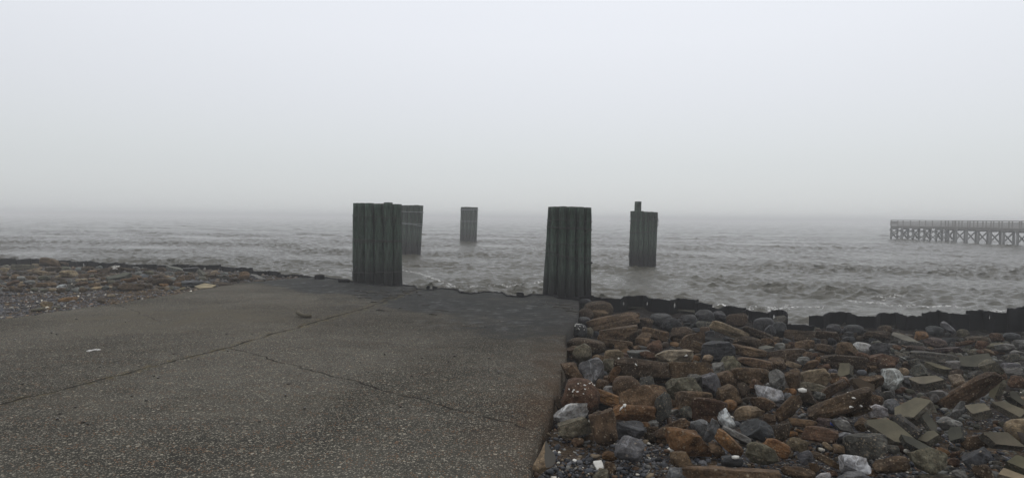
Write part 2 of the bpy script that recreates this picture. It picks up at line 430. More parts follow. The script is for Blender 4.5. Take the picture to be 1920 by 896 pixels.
T = NT('pier_timber'); co = T.obj(); T.set(**{'Base Color': T.mix(T.noise(co, 3, 5), (.13, .131, .128), (.24, .24, .225)), 'Roughness': .8}); M_PIER = T.m  # pier wood paled: part of the fog fade is put into its colour
T = NT('weathered_board'); co = T.obj(); T.set(**{'Base Color': T.mix(T.noise(co, 3, 5), (.16, .152, .14), (.27, .255, .235)), 'Roughness': .85}); M_BOARD = T.m
T = NT('wire_rope'); co = T.obj(); T.set(**{'Base Color': T.mix(T.noise(co, 20, 3), (.02, .02, .02), (.06, .05, .045)), 'Roughness': .6, 'Metallic': .3}); M_WIRE = T.m
T = NT('galvanised_rope'); co = T.obj(); T.set(**{'Base Color': T.mix(T.noise(co, 20, 3), (.12, .13, .13), (.26, .27, .27)), 'Roughness': .6}); M_WIREG = T.m
T = NT('black_steel'); co = T.obj()
mp = T.n('ShaderNodeMapping'); mp.inputs['Scale'].default_value = (1, 1, .2); T.l(co, mp.inputs['Vector'])
n = T.noise(mp.outputs[0], 7, 6, .65); n2 = T.noise(co, 45, 4, .7)
cl = T.mix(n, (.004, .0045, .0055), (.014, .0135, .014)); cl = T.mix(T.rng(n2, .6, .75, 0, .5), cl, (.034, .02, .013))
T.set(**{'Base Color': cl, 'Roughness': .85, 'Specular IOR Level': .15}); T.bump(T.math('ADD', n, n2), .6, .012); M_STEEL = T.m
T = NT('barnacle_shell'); co = T.obj(); T.set(**{'Base Color': T.mix(T.noise(co, 40, 3), (.45, .43, .38), (.82, .8, .74)), 'Roughness': .6}); M_SHELL = T.m
T = NT('driftwood'); co = T.obj(); T.set(**{'Base Color': T.mix(T.noise(co, 22, 5), (.03, .024, .015), (.12, .1, .06)), 'Roughness': .85}); T.bump(T.noise(co, 40, 4), .8, .01); M_DRIFT = T.m
T = NT('seaweed'); co = T.obj(); T.set(**{'Base Color': T.mix(T.noise(co, 30, 3), (.012, .01, .006), (.04, .03, .018)), 'Roughness': .4}); M_WEED = T.m
T = NT('white_scrap'); T.set(**{'Base Color': (.62, .6, .57), 'Roughness': .7}); M_WHITE = T.m
T = NT('blue_plastic'); T.set(**{'Base Color': (.02, .06, .3), 'Roughness': .35}); M_BLUE = T.m

# --- water
T = NT('bay_water'); co = T.obj()
mpw = T.n('ShaderNodeMapping'); mpw.inputs['Scale'].default_value = (.55, 1, 1); T.l(co, mpw.inputs['Vector'])
n1 = T.noise(mpw.outputs[0], 4.5, 6, .66, dist=.3); n2 = T.noise(mpw.outputs[0], 21, 4, .65)
fo = T.n('ShaderNodeAttribute', attribute_name='foam')
fn = T.noise(co, 7, 7, .72); fv = T.vor(co, 9, 'DISTANCE_TO_EDGE')
fm = T.math('ADD', fo.outputs['Fac'], T.math('MULTIPLY', T.math('SUBTRACT', fn, .5), 2.2))
foam = T.math('MULTIPLY', T.rng(fm, .55, .85), T.rng(fo.outputs['Fac'], .05, .25))
foam = T.math('MULTIPLY', foam, T.rng(fv.outputs['Distance'], .4, .12, .55, 1))
cl = T.mix(T.noise(co, .12, 3), (.056, .052, .038), (.073, .068, .05))
T.set(**{'Base Color': T.mix(foam, cl, (.72, .71, .68)), 'Roughness': T.math('ADD', T.math('MULTIPLY', foam, .6), .11), 'IOR': 1.333, 'Specular IOR Level': .42})
T.bump(T.math('ADD', T.math('MULTIPLY', n1, 1.0), T.math('MULTIPLY', n2, .5)), .85, .065)
M_WATER = T.m

# ------------------------------------------------------------------ structure: ramp, ground, water
def build_ramp():
    ns, ntt = 190, 230
    Lc = resample(LX, ntt); Rc = resample(RX, ntt)
    # parameterise by y so that rows run across
    E = resample(poly_xy(endp), 800)
    su = np.linspace(0, 1, ns)
    dd = np.r_[0, np.cumsum(np.hypot(*np.diff(E, axis=0).T))]; dd /= dd[-1]
    E = np.c_[np.interp(su, dd, E[:, 0]), np.interp(su, dd, E[:, 1])]
    N = np.c_[np.interp(su, [0, 1], [LX[0, 0], RX[0, 0]]), np.full(ns, -5.)]
    tv = np.linspace(0, 1, ntt)[:, None, None]; sv = su[None, :, None]
    C = (1 - sv) * Lc[:, None] + sv * Rc[:, None] + (1 - tv) * N[None] + tv * E[None] - ((1 - sv) * (1 - tv) * LX[0] + sv * (1 - tv) * RX[0] + (1 - sv) * tv * E[0] + sv * tv * E[-1])
    x, y = C[..., 0], C[..., 1]
    gn = sines(21, 12, .8, 5); fn = sines(22, 10, .12, .5)
    edge = np.minimum(su, 1 - su)[None, :] * 12
    z = ramp_z(x, y) + gn(x, y) * .006 - .02 * np.exp(-(edge / .12) ** 2) + fn(x, y) * .006 * np.exp(-(edge / .25) ** 2)
    V = np.stack([x, y, z], -1).reshape(-1, 3)
    Fq = grid_faces(ntt, ns)
    # skirt round the rim
    idx = np.arange(ntt * ns).reshape(ntt, ns)
    rim = np.r_[idx[0, :], idx[1:, -1], idx[-1, -2::-1], idx[-2:0:-1, 0]]
    rv = V[rim].copy(); k = len(V)
    jit = sines(31, 12, .08, .8)
    low = rv.copy(); low[:, 2] -= .5
    low[:, 0] += jit(rv[:, 0], rv[:, 1] * 1.7) * .02
    V = np.r_[V, low]; m = len(rim); a = np.arange(m)
    Fs = np.stack([rim[a], k + a, k + (a + 1) % m, rim[(a + 1) % m]], -1)
    me = mesh_np('boat_ramp', V, np.r_[Fq, Fs])
    # surface attributes: wet margin, silt film, rust stain
    xx, yy = V[:, 0], V[:, 1]
    n_a = sines(41, 12, 1, 6)(xx, yy); n_b = sines(42, 12, .3, 2)(xx, yy)
    ES = poly_xy(endp)
    d = np.full(len(xx), 1e9)
    for i in range(len(ES) - 1):
        a_, b_ = ES[i], ES[i + 1]; ab = b_ - a_; t = np.clip(((xx - a_[0]) * ab[0] + (yy - a_[1]) * ab[1]) / (ab @ ab), 0, 1)
        d = np.minimum(d, np.hypot(xx - a_[0] - t * ab[0], yy - a_[1] - t * ab[1]))
    dr = xright(yy) - xx
    lim = 4.4 + 4.2 * sstep(9, 1.0, dr)
    wet = np.clip(1.12 - sstep(lim * .45, lim, d + n_a * .45 + n_b * .2), 0, 1)
    wet = np.maximum(wet, np.clip(1.25 * np.exp(-(((xx - .6) / 3.0) ** 2 + ((yy - 13.5) / 4.6) ** 2)) + n_b * .08 + n_a * .06, 0, .95) * (xx < 4))
    silt = np.clip(1.0 * np.exp(-(((xx + 7.6) / 2.4) ** 2 + ((yy - 13.2) / 2.2) ** 2)) * 1.3 + .15 * n_a, 0, 1) * (d > 3.5)
    rust = (.75 + .25 * n_b) * np.exp(-(np.maximum(dr - .1, 0) / .45) ** 2) * sstep(3, 6, yy)
    for nm, arr in (('wet', wet), ('silt', silt), ('rust', rust)):
        at = me.attributes.new(nm, 'FLOAT', 'POINT'); at.data.foreach_set('value', arr.astype(np.float32))
    return tag(link('boat_ramp', me, M_RAMP), 'wet exposed aggregate concrete ramp sloping down to the water', kind='structure')
build_ramp()

def build_ground():
    xs = np.r_[np.arange(-60, -30, 2.0), np.arange(-30, 22, .14), np.arange(22, 60, 2.0)]
    ys = np.r_[np.arange(-30, 2, 1.5), np.arange(2, 32, .14), np.arange(32, 50, 2.0)]
    x, y = np.meshgrid(xs, ys)
    z = ground_z(x, y) + sines(5, 16, .3, 1.4)(x, y) * .012
    me = mesh_np('ground', np.stack([x, y, z], -1).reshape(-1, 3), grid_faces(len(ys), len(xs)))
    damp_gap_shade = np.clip((.35 + .65 * sstep(6, 11, y)) * sstep(4.6, 6.5, y + .25 * (x > 4) * (x - 4)) * (x > 0) + .35 * sstep(20, 26, y), 0, 1).ravel()  # heap area darkened as shade between the rocks; damp strip towards the water
    at = me.attributes.new('damp_gap_shade', 'FLOAT', 'POINT'); at.data.foreach_set('value', damp_gap_shade.astype(np.float32))
    tag(link('ground', me, M_GRAVEL), 'dark pebbly shore ground around the concrete ramp', kind='structure')
build_ground()

FOAM_PATHS = [([(740, 504), (775, 510), (800, 517), (825, 527), (850, 538)], .3, .62), ([(850, 540), (900, 537), (960, 535), (1020, 528)], .5, .55),
              ([(560, 505), (620, 508), (660, 512)], .7, .5), ([(470, 492), (540, 498), (600, 503)], 1.2, .38), ([(1330, 574), (1350, 575), (1362, 571)], .25, .7),
              ([(1400, 579), (1440, 583), (1475, 574), (1530, 576)], .5, .6), ([(1600, 565), (1660, 570), (1720, 574), (1790, 574)], .55, .6), ([(1655, 560), (1700, 553)], .5, .55),
              ([(1860, 583), (1890, 580)], .25, .6), ([(960, 467), (1010, 467)], .5, .5), ([(1500, 552), (1560, 556), (1620, 560)], .7, .35), ([(690, 495), (735, 500)], .5, .4)]
def build_water():
    u = np.linspace(-1.65, 1.65, 1150)
    t = [0.]
    while t[-1] < 1150: t.append(t[-1] + max(.085, min(.0029 * (t[-1] + 15), 8)))
    t = np.array(t)
    y0 = y_shore_u(u); ker = np.hanning(31); y0 = np.convolve(np.pad(y0, 15, 'edge'), ker / ker.sum(), 'valid') - .05
    y = y0[None, :] + t[:, None]; x = u[None, :] * y
    r = np.random.default_rng(77); nw = 110
    lam = np.exp(r.uniform(np.log(.3), np.log(2.1), nw)); ang = -math.pi / 2 + r.normal(0, .8, nw) + .18
    amp = np.where(lam > 1.1, .5, 1) * .0092 * lam ** .62 * r.uniform(.5, 1.3, nw); ph = r.uniform(0, 6.28, nw)
    sp = np.maximum(.085, .0029 * (t + 15))[:, None]
    nl = 46; lam = np.r_[lam, np.exp(r.uniform(np.log(2.0), np.log(5.5), nl))]; ang = np.r_[ang, -math.pi / 2 + r.normal(0, .6, nl) + .18]
    amp = np.r_[amp, .0048 * lam[nw:] ** .7]; ph = np.r_[ph, r.uniform(0, 6.28, nl)]; far = sstep(18, 70, t)[:, None]
    z = np.zeros_like(x); dx = np.zeros_like(x); dy = np.zeros_like(x); comp = np.zeros_like(x)
    env = .8 + .4 * sines(8, 10, 6, 30)(x, y)
    for i in range(nw + nl):
        k = 2 * math.pi / lam[i]; c, s_ = math.cos(ang[i]), math.sin(ang[i])
        w = np.clip((lam[i] / sp - 1.9) / 2, 0, 1) * (1 if i < nw else far)
        if w.max() <= 0: continue
        p = k * (x * c + y * s_) + ph[i]
        A = amp[i] * w
        z += A * np.cos(p); dx -= A * c * np.sin(p) * .85; dy -= A * s_ * np.sin(p) * .85; comp += A * k * np.cos(p)
    near = .35 + .65 * sstep(0, 1.6, t)[:, None]
    z = z * near * env; dx *= near * env; dy *= near * env
    dy = np.where(t[:, None] < .3, 0, dy)
    foam = np.clip((comp * env - .5) * .8, 0, .34) * (t[:, None] < 120)
    foam *= .5 + .8 * np.clip(sines(9, 8, 3, 14)(x, y), 0, 1)
    for pts, wd, st in FOAM_PATHS:
        P = [on_z(a, b, 0) for a, b in pts]; d = np.full(x.shape, 1e9)
        for a, b in zip(P[:-1], P[1:]):
            ab = np.array((b.x - a.x, b.y - a.y)); q = np.clip(((x - a.x) * ab[0] + (y - a.y) * ab[1]) / (ab @ ab), 0, 1)
            d = np.minimum(d, np.hypot(x - a.x - q * ab[0], y - a.y - q * ab[1]))
        foam = np.maximum(foam, st * np.exp(-(d / wd) ** 2))
    foam = np.maximum(foam, .34 * np.exp(-(t[:, None] / .5) ** 2) * (np.abs(u)[None, :] < 1.0))
    V = np.stack([x + dx, y + dy, z], -1).reshape(-1, 3)
    me = mesh_np('water', V, grid_faces(len(t), len(u)))
    at = me.attributes.new('foam', 'FLOAT', 'POINT'); at.data.foreach_set('value', foam.ravel().astype(np.float32))
    tag(link('water', me, M_WATER), 'choppy grey brown bay water fading into fog', kind='structure')
build_water()

hz = MB(); hz.box(Vector((0, -60, 1.6)), Vector((0, 1400, 1.6)), 4200, 8.4)
me = bpy.data.meshes.new('haze'); me.from_pydata([tuple(v) for v in hz.v], [], hz.f); me.update()
mh = bpy.data.materials.new('haze'); mh.use_nodes = True; th = mh.node_tree; th.nodes.clear()
vo = th.nodes.new('ShaderNodeVolumePrincipled'); vo.inputs['Density'].default_value = HAZE_DENSITY; vo.inputs['Color'].default_value = (.99, .99, .992, 1); vo.inputs['Anisotropy'].default_value = 0.0
oo = th.nodes.new('ShaderNodeOutputMaterial'); th.links.new(vo.outputs[0], oo.inputs['Volume'])
tag(link('haze', me, mh, smooth=False), 'pale grey sea fog over the whole bay', kind='stuff')

# ------------------------------------------------------------------ sheet pile walls
def wall(name, label, cat, segs, plans, holes, bottom=-.7):
    c = plans[0][0]
    root = empty(name, (c.x, c.y, 0)); tag(root, label, cat)
    for si, (seg, pl) in enumerate(zip(segs, plans)):
        P = resample(np.array([(p.x, p.y) for p in pl]), max(6, int(sum((pl[i + 1] - pl[i]).length for i in range(len(pl) - 1)) / .035)))
        n = len(P); nz = sines(100 + si + len(segs), 8, .05, .9)
        s = np.arange(n) * .035
        top = seg[1] + nz(s, s * 0) * .016
        rows = 34
        f = np.r_[np.linspace(0, .72, 27), np.linspace(.78, 1, 7)]
        z = top[:, None] + (bottom - top)[:, None] * f[None, :]
        wob = sines(140 + si, 8, .3, 2)
        V = np.stack([np.repeat(P[:, :1], rows + 0, 1)[:, :len(f)], np.repeat(P[:, 1:], len(f), 1), z], -1)
        V[..., 1] += wob(np.repeat(s[:, None], len(f), 1), z) * .012
        V = V.reshape(-1, 3); Fq = grid_faces(n, len(f))
        cen = V[Fq].mean(1); keep = np.ones(len(Fq), bool)
        for hx, hy, rx, ry in holes:
            for i in np.nonzero(np.abs(cen[:, 2] - seg[1]) < .8)[0]:
                q = project(Vector(cen[i]))
                if ((q[0] - hx) / rx) ** 2 + ((q[1] - hy) / ry) ** 2 < 1: keep[i] = False
        me = mesh_np('panel', V - np.array([c.x, c.y, 0]), Fq[keep])
        o = link('panel', me, M_STEEL, root)
        md = o.modifiers.new('thickness', 'SOLIDIFY'); md.thickness = .03; md.offset = 0
    return root
wall('sheet_pile_wall', 'black corrugated sheet pile wall with a gap, behind the brown rock field', 'sea wall', WALL_R, plan_R,
     [(1169.5, 568.5, 1.6, 4), (1213.5, 569, 1.6, 4.5), (1264.8, 572, 2.2, 4.5), (1451, 594.5, 2.4, 5), (1855, 595, 2, 4.5), (1402.5, 592.5, 1.8, 2.2)])
wall('sheet_pile_wall', 'low black sheet pile wall with jagged top behind the pebble beach rubble', 'sea wall', WALL_L, plan_L,
     [(157, 497, 2.2, 3), (267.3, 503.5, 1.4, 3.5), (384, 504.5, 1.8, 3.5), (445.7, 510, 2.6, 2.8), (445.7, 518, 2.6, 2.8), (493, 515.8, 2.4, 2.4)])
# sheet pile head along the ramp end
def ramp_end_wall():
    P = [(p.x, p.y) for p in endp]; A = resample(np.array(P), 420)
    ctr = A[0]; root = empty('sheet_pile_edging', (ctr[0], ctr[1], 0)); tag(root, 'thin black sheet pile edging zigzagging along the end of the ramp', 'edging')
    cuts = [0, 95, 165, 235, 330, 420]
    for a, b in zip(cuts[:-1], cuts[1:]):
        Q = A[a:min(b + 1, 420)]; n = len(Q); s = np.arange(n) * .05
        dirv = np.gradient(Q, axis=0); nrm = np.c_[-dirv[:, 1], dirv[:, 0]]; nrm /= np.linalg.norm(nrm, axis=1)[:, None]
        nrm *= np.sign(nrm[:, 1])[:, None]
        top = ramp_z(Q[:, 0], Q[:, 1]) + .035 + sines(200 + a, 8, .1, 1.2)(s, s) * .012
        Q2 = Q + nrm * .03
        V = np.stack([np.c_[Q2, top], np.c_[Q2, top - .35], np.c_[Q2, np.full(n, -.8)]], 1).reshape(-1, 3)
        me = mesh_np('panel', V - np.array([ctr[0], ctr[1], 0]), grid_faces(n, 3))
        o = link('panel', me, M_STEEL, root, smooth=False); md = o.modifiers.new('thickness', 'SOLIDIFY'); md.thickness = .05; md.offset = 0
ramp_end_wall()

# ------------------------------------------------------------------ timber dolphins
def hull(P):
    P = sorted(set(map(tuple, np.round(P, 4))))
    def half(Q):
        h = []
        for p in Q:
            while len(h) > 1 and (h[-1][0] - h[-2][0]) * (p[1] - h[-2][1]) - (h[-1][1] - h[-2][1]) * (p[0] - h[-2][0]) <= 0: h.pop()
            h.append(p)
        return h
    a, b = half(P), half(P[::-1]); return a[:-1] + b[:-1]
def pile_mesh(p0, p1, r, seed):
    nz, n = 26, 22; r_ = np.random.default_rng(seed); w1 = sines(seed, 6, .4, 2.5); sq = r_.uniform(2.1, 2.6); rot = r_.uniform(-.25, .25)
    V = []
    for i in range(nz):
        t = i / (nz - 1); c = p0.lerp(p1, t)
        ox, oy = w1(c.z, 0) * .008, w1(0, c.z) * .008
        for k in range(n):
            a = 2 * math.pi * k / n
            q = (abs(math.cos(a)) ** sq + abs(math.sin(a)) ** sq) ** (-1 / sq)
            rr = r * q * (1 + .015 * w1(c.z * .6, a * .8)) * (1.0 - .05 * t)
            V.append((c.x + ox + rr * math.cos(a + rot), c.y + oy + rr * math.sin(a + rot), c.z))
    V.append((p1.x, p1.y, p1.z + .012))
    Fc = []
    for i in range(nz - 1):
        for k in range(n): Fc.append((i * n + k, i * n + (k + 1) % n, (i + 1) * n + (k + 1) % n, (i + 1) * n + k))
    top = [((nz - 1) * n + k, (nz - 1) * n + (k + 1) % n, nz * n) for k in range(n)]
    me = bpy.data.meshes.new('pile'); me.from_pydata([(v[0] - p0.x, v[1] - p0.y, v[2] - p0.z) for v in V], [], Fc + top); me.update()
    return me, len(Fc)
def dolphin(label, piles, back, depth, rpx, bands, loose=(), base_z=-1.0, ybase=500, grey=False):
    # piles: (px at top, px at water, y of top, depth offset)
    B = at_depth(np.mean([p[1] for p in piles]), ybase, depth)
    root = empty('timber_dolphin', (B.x, B.y, 0)); tag(root, label, 'pile cluster', 'timber dolphins standing off the ramp')
    allp = []
    for i, (pt, pb, yt, off) in enumerate(list(piles) + list(back)):
        d = depth + off; r = .95 * rpx * (depth / F) * (1.32 if yt == 378 else 1)
        p1 = at_depth(pt, yt, d); b = at_depth(pb, ybase, d)
        dirv = (b - p1); p0 = p1 + dirv * ((base_z - p1.z) / dirv.z)
        me, nf = pile_mesh(p0, p1, r, int(depth * 10) + i)
        o = bpy.data.objects.new('pile', me); COL.objects.link(o); me.materials.append(M_TIMBER); me.materials.append(M_TOP)
        mi = np.zeros(len(me.polygons), np.int32); mi[nf:] = 1; me.polygons.foreach_set('material_index', mi)
        sm = np.ones(len(me.polygons), bool); sm[nf:] = False; me.polygons.foreach_set('use_smooth', sm)
        o.parent = root; o.location = p0 - root.location
        allp.append((p0, p1, r))
    def outline(zf):
        pts = []
        for p0, p1, r in allp:
            z = zf(p0.x)
            if p1.z < z - .25: continue
            c = p0.lerp(p1, min(1, (z - p0.z) / (p1.z - p0.z)))
            for k in range(28):
                a = 2 * math.pi * k / 28; q = (abs(math.cos(a)) ** 2.6 + abs(math.sin(a)) ** 2.6) ** (-1 / 2.6)
                pts.append((c.x + (r * 1.03 * q + .008) * math.cos(a), c.y + (r * 1.03 * q + .008) * math.sin(a)))
        return hull(np.array(pts))
    for bi, (y_l, y_r, rad) in enumerate(bands):
        xl, xr = piles[0][0], piles[-1][0]
        L = at_depth(xl, y_l, depth); Rr = at_depth(xr, y_r, depth)
        zf = lambda x: L.z + (Rr.z - L.z) * (x - L.x) / (Rr.x - L.x)
        H = outline(zf); H = resample(np.array(H + H[:1]), 90)[:-1]
        wv = sines(500 + bi, 5, .3, 1.5)
        # a little slack between the piles
        pts = [Vector((h[0], h[1], zf(h[0]) + .014 * float(wv(h[0], h[1])))) for h in H]
        MB().tube(pts, rad, 6, True).build('wire_band', M_WIREG if grey else M_WIRE, root, True)
    for pts, rad in loose:
        MB().tube([at_depth(*p) for p in pts], rad, 6).build('loose_wire', M_WIRE, root, True)
    return root
dolphin('dark timber dolphin on the ramp end, its fifth pile standing proud of the rest',
        [(670, 669.5, 381, .55), (679.5, 679, 381, .28), (693, 693, 381, .02), (710.5, 710.5, 382, -.05), (728, 728.5, 379.8, -.22), (744.5, 746, 383, -.12)],
        [(676, 676, 382, .85), (692, 692, 381.5, .65), (709, 709, 382, .6), (727, 727, 382.5, .5), (742, 742, 383, .55), (700, 700, 382, 1.1), (718, 718, 382, 1.1), (735, 735, 383, 1.0)],
        22.6, 9.0, [(449, 452, .014), (452, 450, .013), (405, 409, .01), (512, 508, .012), (455, 453, .01)],
        loose=[([(664, 531, 22.3), (660.5, 522, 22.25), (661, 512, 22.3), (664, 505, 22.4), (668, 499, 22.45)], .012)], ybase=530)
dolphin('greyish timber dolphin half hidden behind the darker one at the ramp end',
        [(743, 741, 385, .3), (752, 749, 385, .1), (761, 757.5, 385, 0), (771, 767, 385, -.05), (780.7, 776, 384.6, .02), (789.3, 784, 385.5, .2)],
        [(750, 747, 385.5, .75), (761, 757, 385, .8), (772, 767, 385, .75), (783, 778, 385, .6), (766, 762, 385, 1.2), (777, 772, 385, 1.1)],
        44.2, 5.2, [(396, 398, .03), (417, 423, .028), (418, 420, .02)], ybase=477, grey=True)
dolphin('small pale fog faded dolphin standing alone far out between the big ones',
        [(867.3, 865.3, 388.2, .1), (873.8, 871.6, 388, 0), (880.3, 878, 388.2, 0), (886.7, 884.3, 388.5, 0), (893, 890.5, 388.8, .2)],
        [(870, 868, 388.4, .6), (877, 875, 388.4, .65), (884, 881.5, 388.6, .65), (891, 888, 388.8, .6), (880, 878, 388.6, 1.0)],
        68.0, 3.55, [(393.5, 393.5, .045), (415, 415, .03)], ybase=451, grey=True)
dolphin('tall greenish timber dolphin bound with many wires at the corner of the ramp',
        [(1035.5, 1025.5, 388, .5), (1041, 1036, 387.7, .2), (1056, 1053, 387.3, 0), (1072, 1069.8, 387.8, -.04), (1087.8, 1086.5, 388.3, 0), (1101, 1100.2, 389.3, .15)],
        [(1039, 1030, 388, .8), (1054, 1049, 387.5, .6), (1071, 1068, 388, .55), (1087, 1085, 388.5, .6), (1099, 1098, 389.3, .6), (1062, 1058, 388, 1.0), (1079, 1077, 388, 1.0)],
        19.2, 8.5, [(413, 415, .011), (426, 429, .012), (427, 430.5, .01), (458, 457.5, .011), (474, 493, .012), (480, 482, .01)],
        loose=[([(1072, 455, 18.75), (1090, 442, 18.8), (1100, 435, 18.88), (1109, 430, 19.0)], .011), ([(1023.5, 512, 19.4), (1021.5, 518, 19.35), (1018.5, 522, 19.3)], .01), ([(1108, 492, 19.0), (1110.5, 492.5, 18.95)], .03)], ybase=555)
dolphin('leaning timber dolphin out in the water with one square pile sticking up above it',
        [(1187, 1184, 396, .25), (1193.5, 1190.5, 395.6, .02), (1202, 1199.5, 396, -.05), (1211.5, 1208.8, 397, -.02), (1221.3, 1217.6, 397.3, .0), (1228.7, 1224.8, 398, .2)],
        [(1196.3, 1194, 378, .55), (1205, 1203, 397, .6), (1214, 1211, 397.4, .6), (1223, 1220, 398, .6), (1207, 1205, 397, 1.0), (1217, 1214, 397.5, 1.0)],
        35.0, 5.3, [(414, 411, .022), (436, 433, .022), (406, 405, .012)],
        loose=[([(1232, 408, 34.9), (1234.6, 414, 34.8), (1234, 422, 34.8), (1231, 428, 34.9)], .014), ([(1180.5, 470, 35.0), (1178.5, 482, 34.9)], .02)], ybase=499.7)

# ------------------------------------------------------------------ pier
def build_pier():
    A = Vector((58.0, 44, 0)); Bk = Vector((64.6, 86.5, 0)); C = Vector((60.9, 93.5, 0))
    root = empty('timber_pier', (A.x, A.y, 0)); tag(root, 'long timber fishing pier on cross braced piles, fading into the fog', 'pier')
    DK, RL = 1.88, 2.98
    def section(P, Q, width, spacing, cap=True, braces_long=False):
        ax = (Q - P).normalized(); sd = Vector((ax.y, -ax.x, 0)); L = (Q - P).length; n = max(1, round(L / spacing))
        d = MB(); d.box(P + Vector((0, 0, DK + .12)), Q + Vector((0, 0, DK + .12)), width + .25, .1)
        for s in (-1, 1): d.box(P + sd * s * width * .48 + Vector((0, 0, DK - .03)), Q + sd * s * width * .48 + Vector((0, 0, DK - .03)), .12, .2)
        d.build('deck', M_BOARD, root)
        for i in range(n + 1):
            c = P.lerp(Q, i / n); pl = []
            for s in (-1, 1):
                b = c + sd * s * width / 2; pl.append(b)
                MB().tube([b + Vector((0, 0, -1.2)), b + Vector((0, 0, DK - .14))], .15, 10).build('pile', M_PIER, root, True)
            MB().box(pl[0] + Vector((0, 0, DK - .22)) - sd * .2, pl[1] + Vector((0, 0, DK - .22)) + sd * .2, .2, .18).build('pile_cap', M_PIER, root)
            for s in (0, 1):
                MB().box(pl[s] + Vector((0, 0, .22)) + ax * (.12 + .06 * s), pl[1 - s] + Vector((0, 0, DK - .35)) + ax * (.12 + .06 * s), .09, .2, ax).build('cross_brace', M_PIER, root)
            if braces_long and i < n:
                c2 = P.lerp(Q, (i + 1) / n)
                for s in (-1, 1):
                    e0, e1 = c + sd * s * (width / 2 + .17), c2 + sd * s * (width / 2 + .17)
                    MB().box(e0 + Vector((0, 0, .22)), e1 + Vector((0, 0, DK - .3)), .09, .2, sd).build('cross_brace', M_PIER, root)
                    e0, e1 = c + sd * s * (width / 2 + .27), c2 + sd * s * (width / 2 + .27)
                    MB().box(e0 + Vector((0, 0, DK - .3)), e1 + Vector((0, 0, .22)), .09, .2, sd).build('cross_brace', M_PIER, root)
        for s in (-1, 1):
            r = MB(); off = sd * s * (width / 2 + .1)
            np_ = max(1, round(L / 1.75))
            for i in range(np_ + 1):
                c = P.lerp(Q, (i + (random.uniform(-.12, .12) if 0 < i < np_ else 0)) / np_) + off; r.box(c + Vector((0, 0, DK - .1)), c + Vector((0, 0, RL - .03)), .09, .09)
            for h in (.22, .36, .5, .64, .78, .92): r.box(P + off + Vector((0, 0, DK + h)) + sd * s * .06, Q + off + Vector((0, 0, DK + h)) + sd * s * .06, .035, .1)
            r.box(P + off + Vector((0, 0, RL + .02)), Q + off + Vector((0, 0, RL + .02)), .2, .1)
            r.build('railing', M_BOARD, root)
    section(A, Bk, 1.15, 2.5)
    ax = (C - Bk).normalized()
    section(Bk + ax * .2 + Vector((.6, .3, 0)), C, 2.0, 1.6, braces_long=True)
    ax2 = Vector((ax.y, -ax.x, 0))
    r = MB()
    for h in (.36, .52, .68, .84, 1.1): r.box(C - ax2 * 1.1 + Vector((0, 0, DK + h)) + ax * .06, C + ax2 * 1.1 + Vector((0, 0, DK + h)) + ax * .06, .04, .1)
    r.build('end_railing', M_BOARD, root)
build_pier()

# ------------------------------------------------------------------ rocks
PAL = {'br': (.112, .074, .043), 'dk': (.064, .046, .03), 'rb': (.112, .066, .041), 'or': (.18, .1, .045), 'tn': (.23, .175, .11), 'ol': (.12, .112, .08),
       'gy': (.14, .137, .125), 'bg': (.125, .127, .13), 'pg': (.36, .365, .36), 'ch': (.04, .041, .043), 'cc': (.145, .136, .108), 'cd': (.08, .08, .07), 'pt': (.27, .225, .16), 'bd': (.035, .036, .037), 'pu': (.08, .06, .055)}
CNAME = {'br': 'brown', 'dk': 'dark brown', 'rb': 'reddish brown', 'or': 'orange brown', 'tn': 'tan', 'ol': 'olive', 'gy': 'grey', 'bg': 'blue grey', 'pg': 'pale grey', 'ch': 'charcoal', 'cc': 'olive grey', 'cd': 'dark grey', 'pt': 'pale tan', 'bd': 'blackish', 'pu': 'purplish brown'}
MATK = {'br': M_BROWN, 'dk': M_BROWN, 'rb': M_BROWN, 'or': M_BROWN, 'tn': M_TAN, 'ol': M_BROWN, 'gy': M_GREY, 'bg': M_GREY, 'pg': M_GREY, 'ch': M_GREY, 'cc': M_AGG, 'cd': M_AGG, 'pt': M_TAN, 'bd': M_GREY, 'pu': M_BROWN}
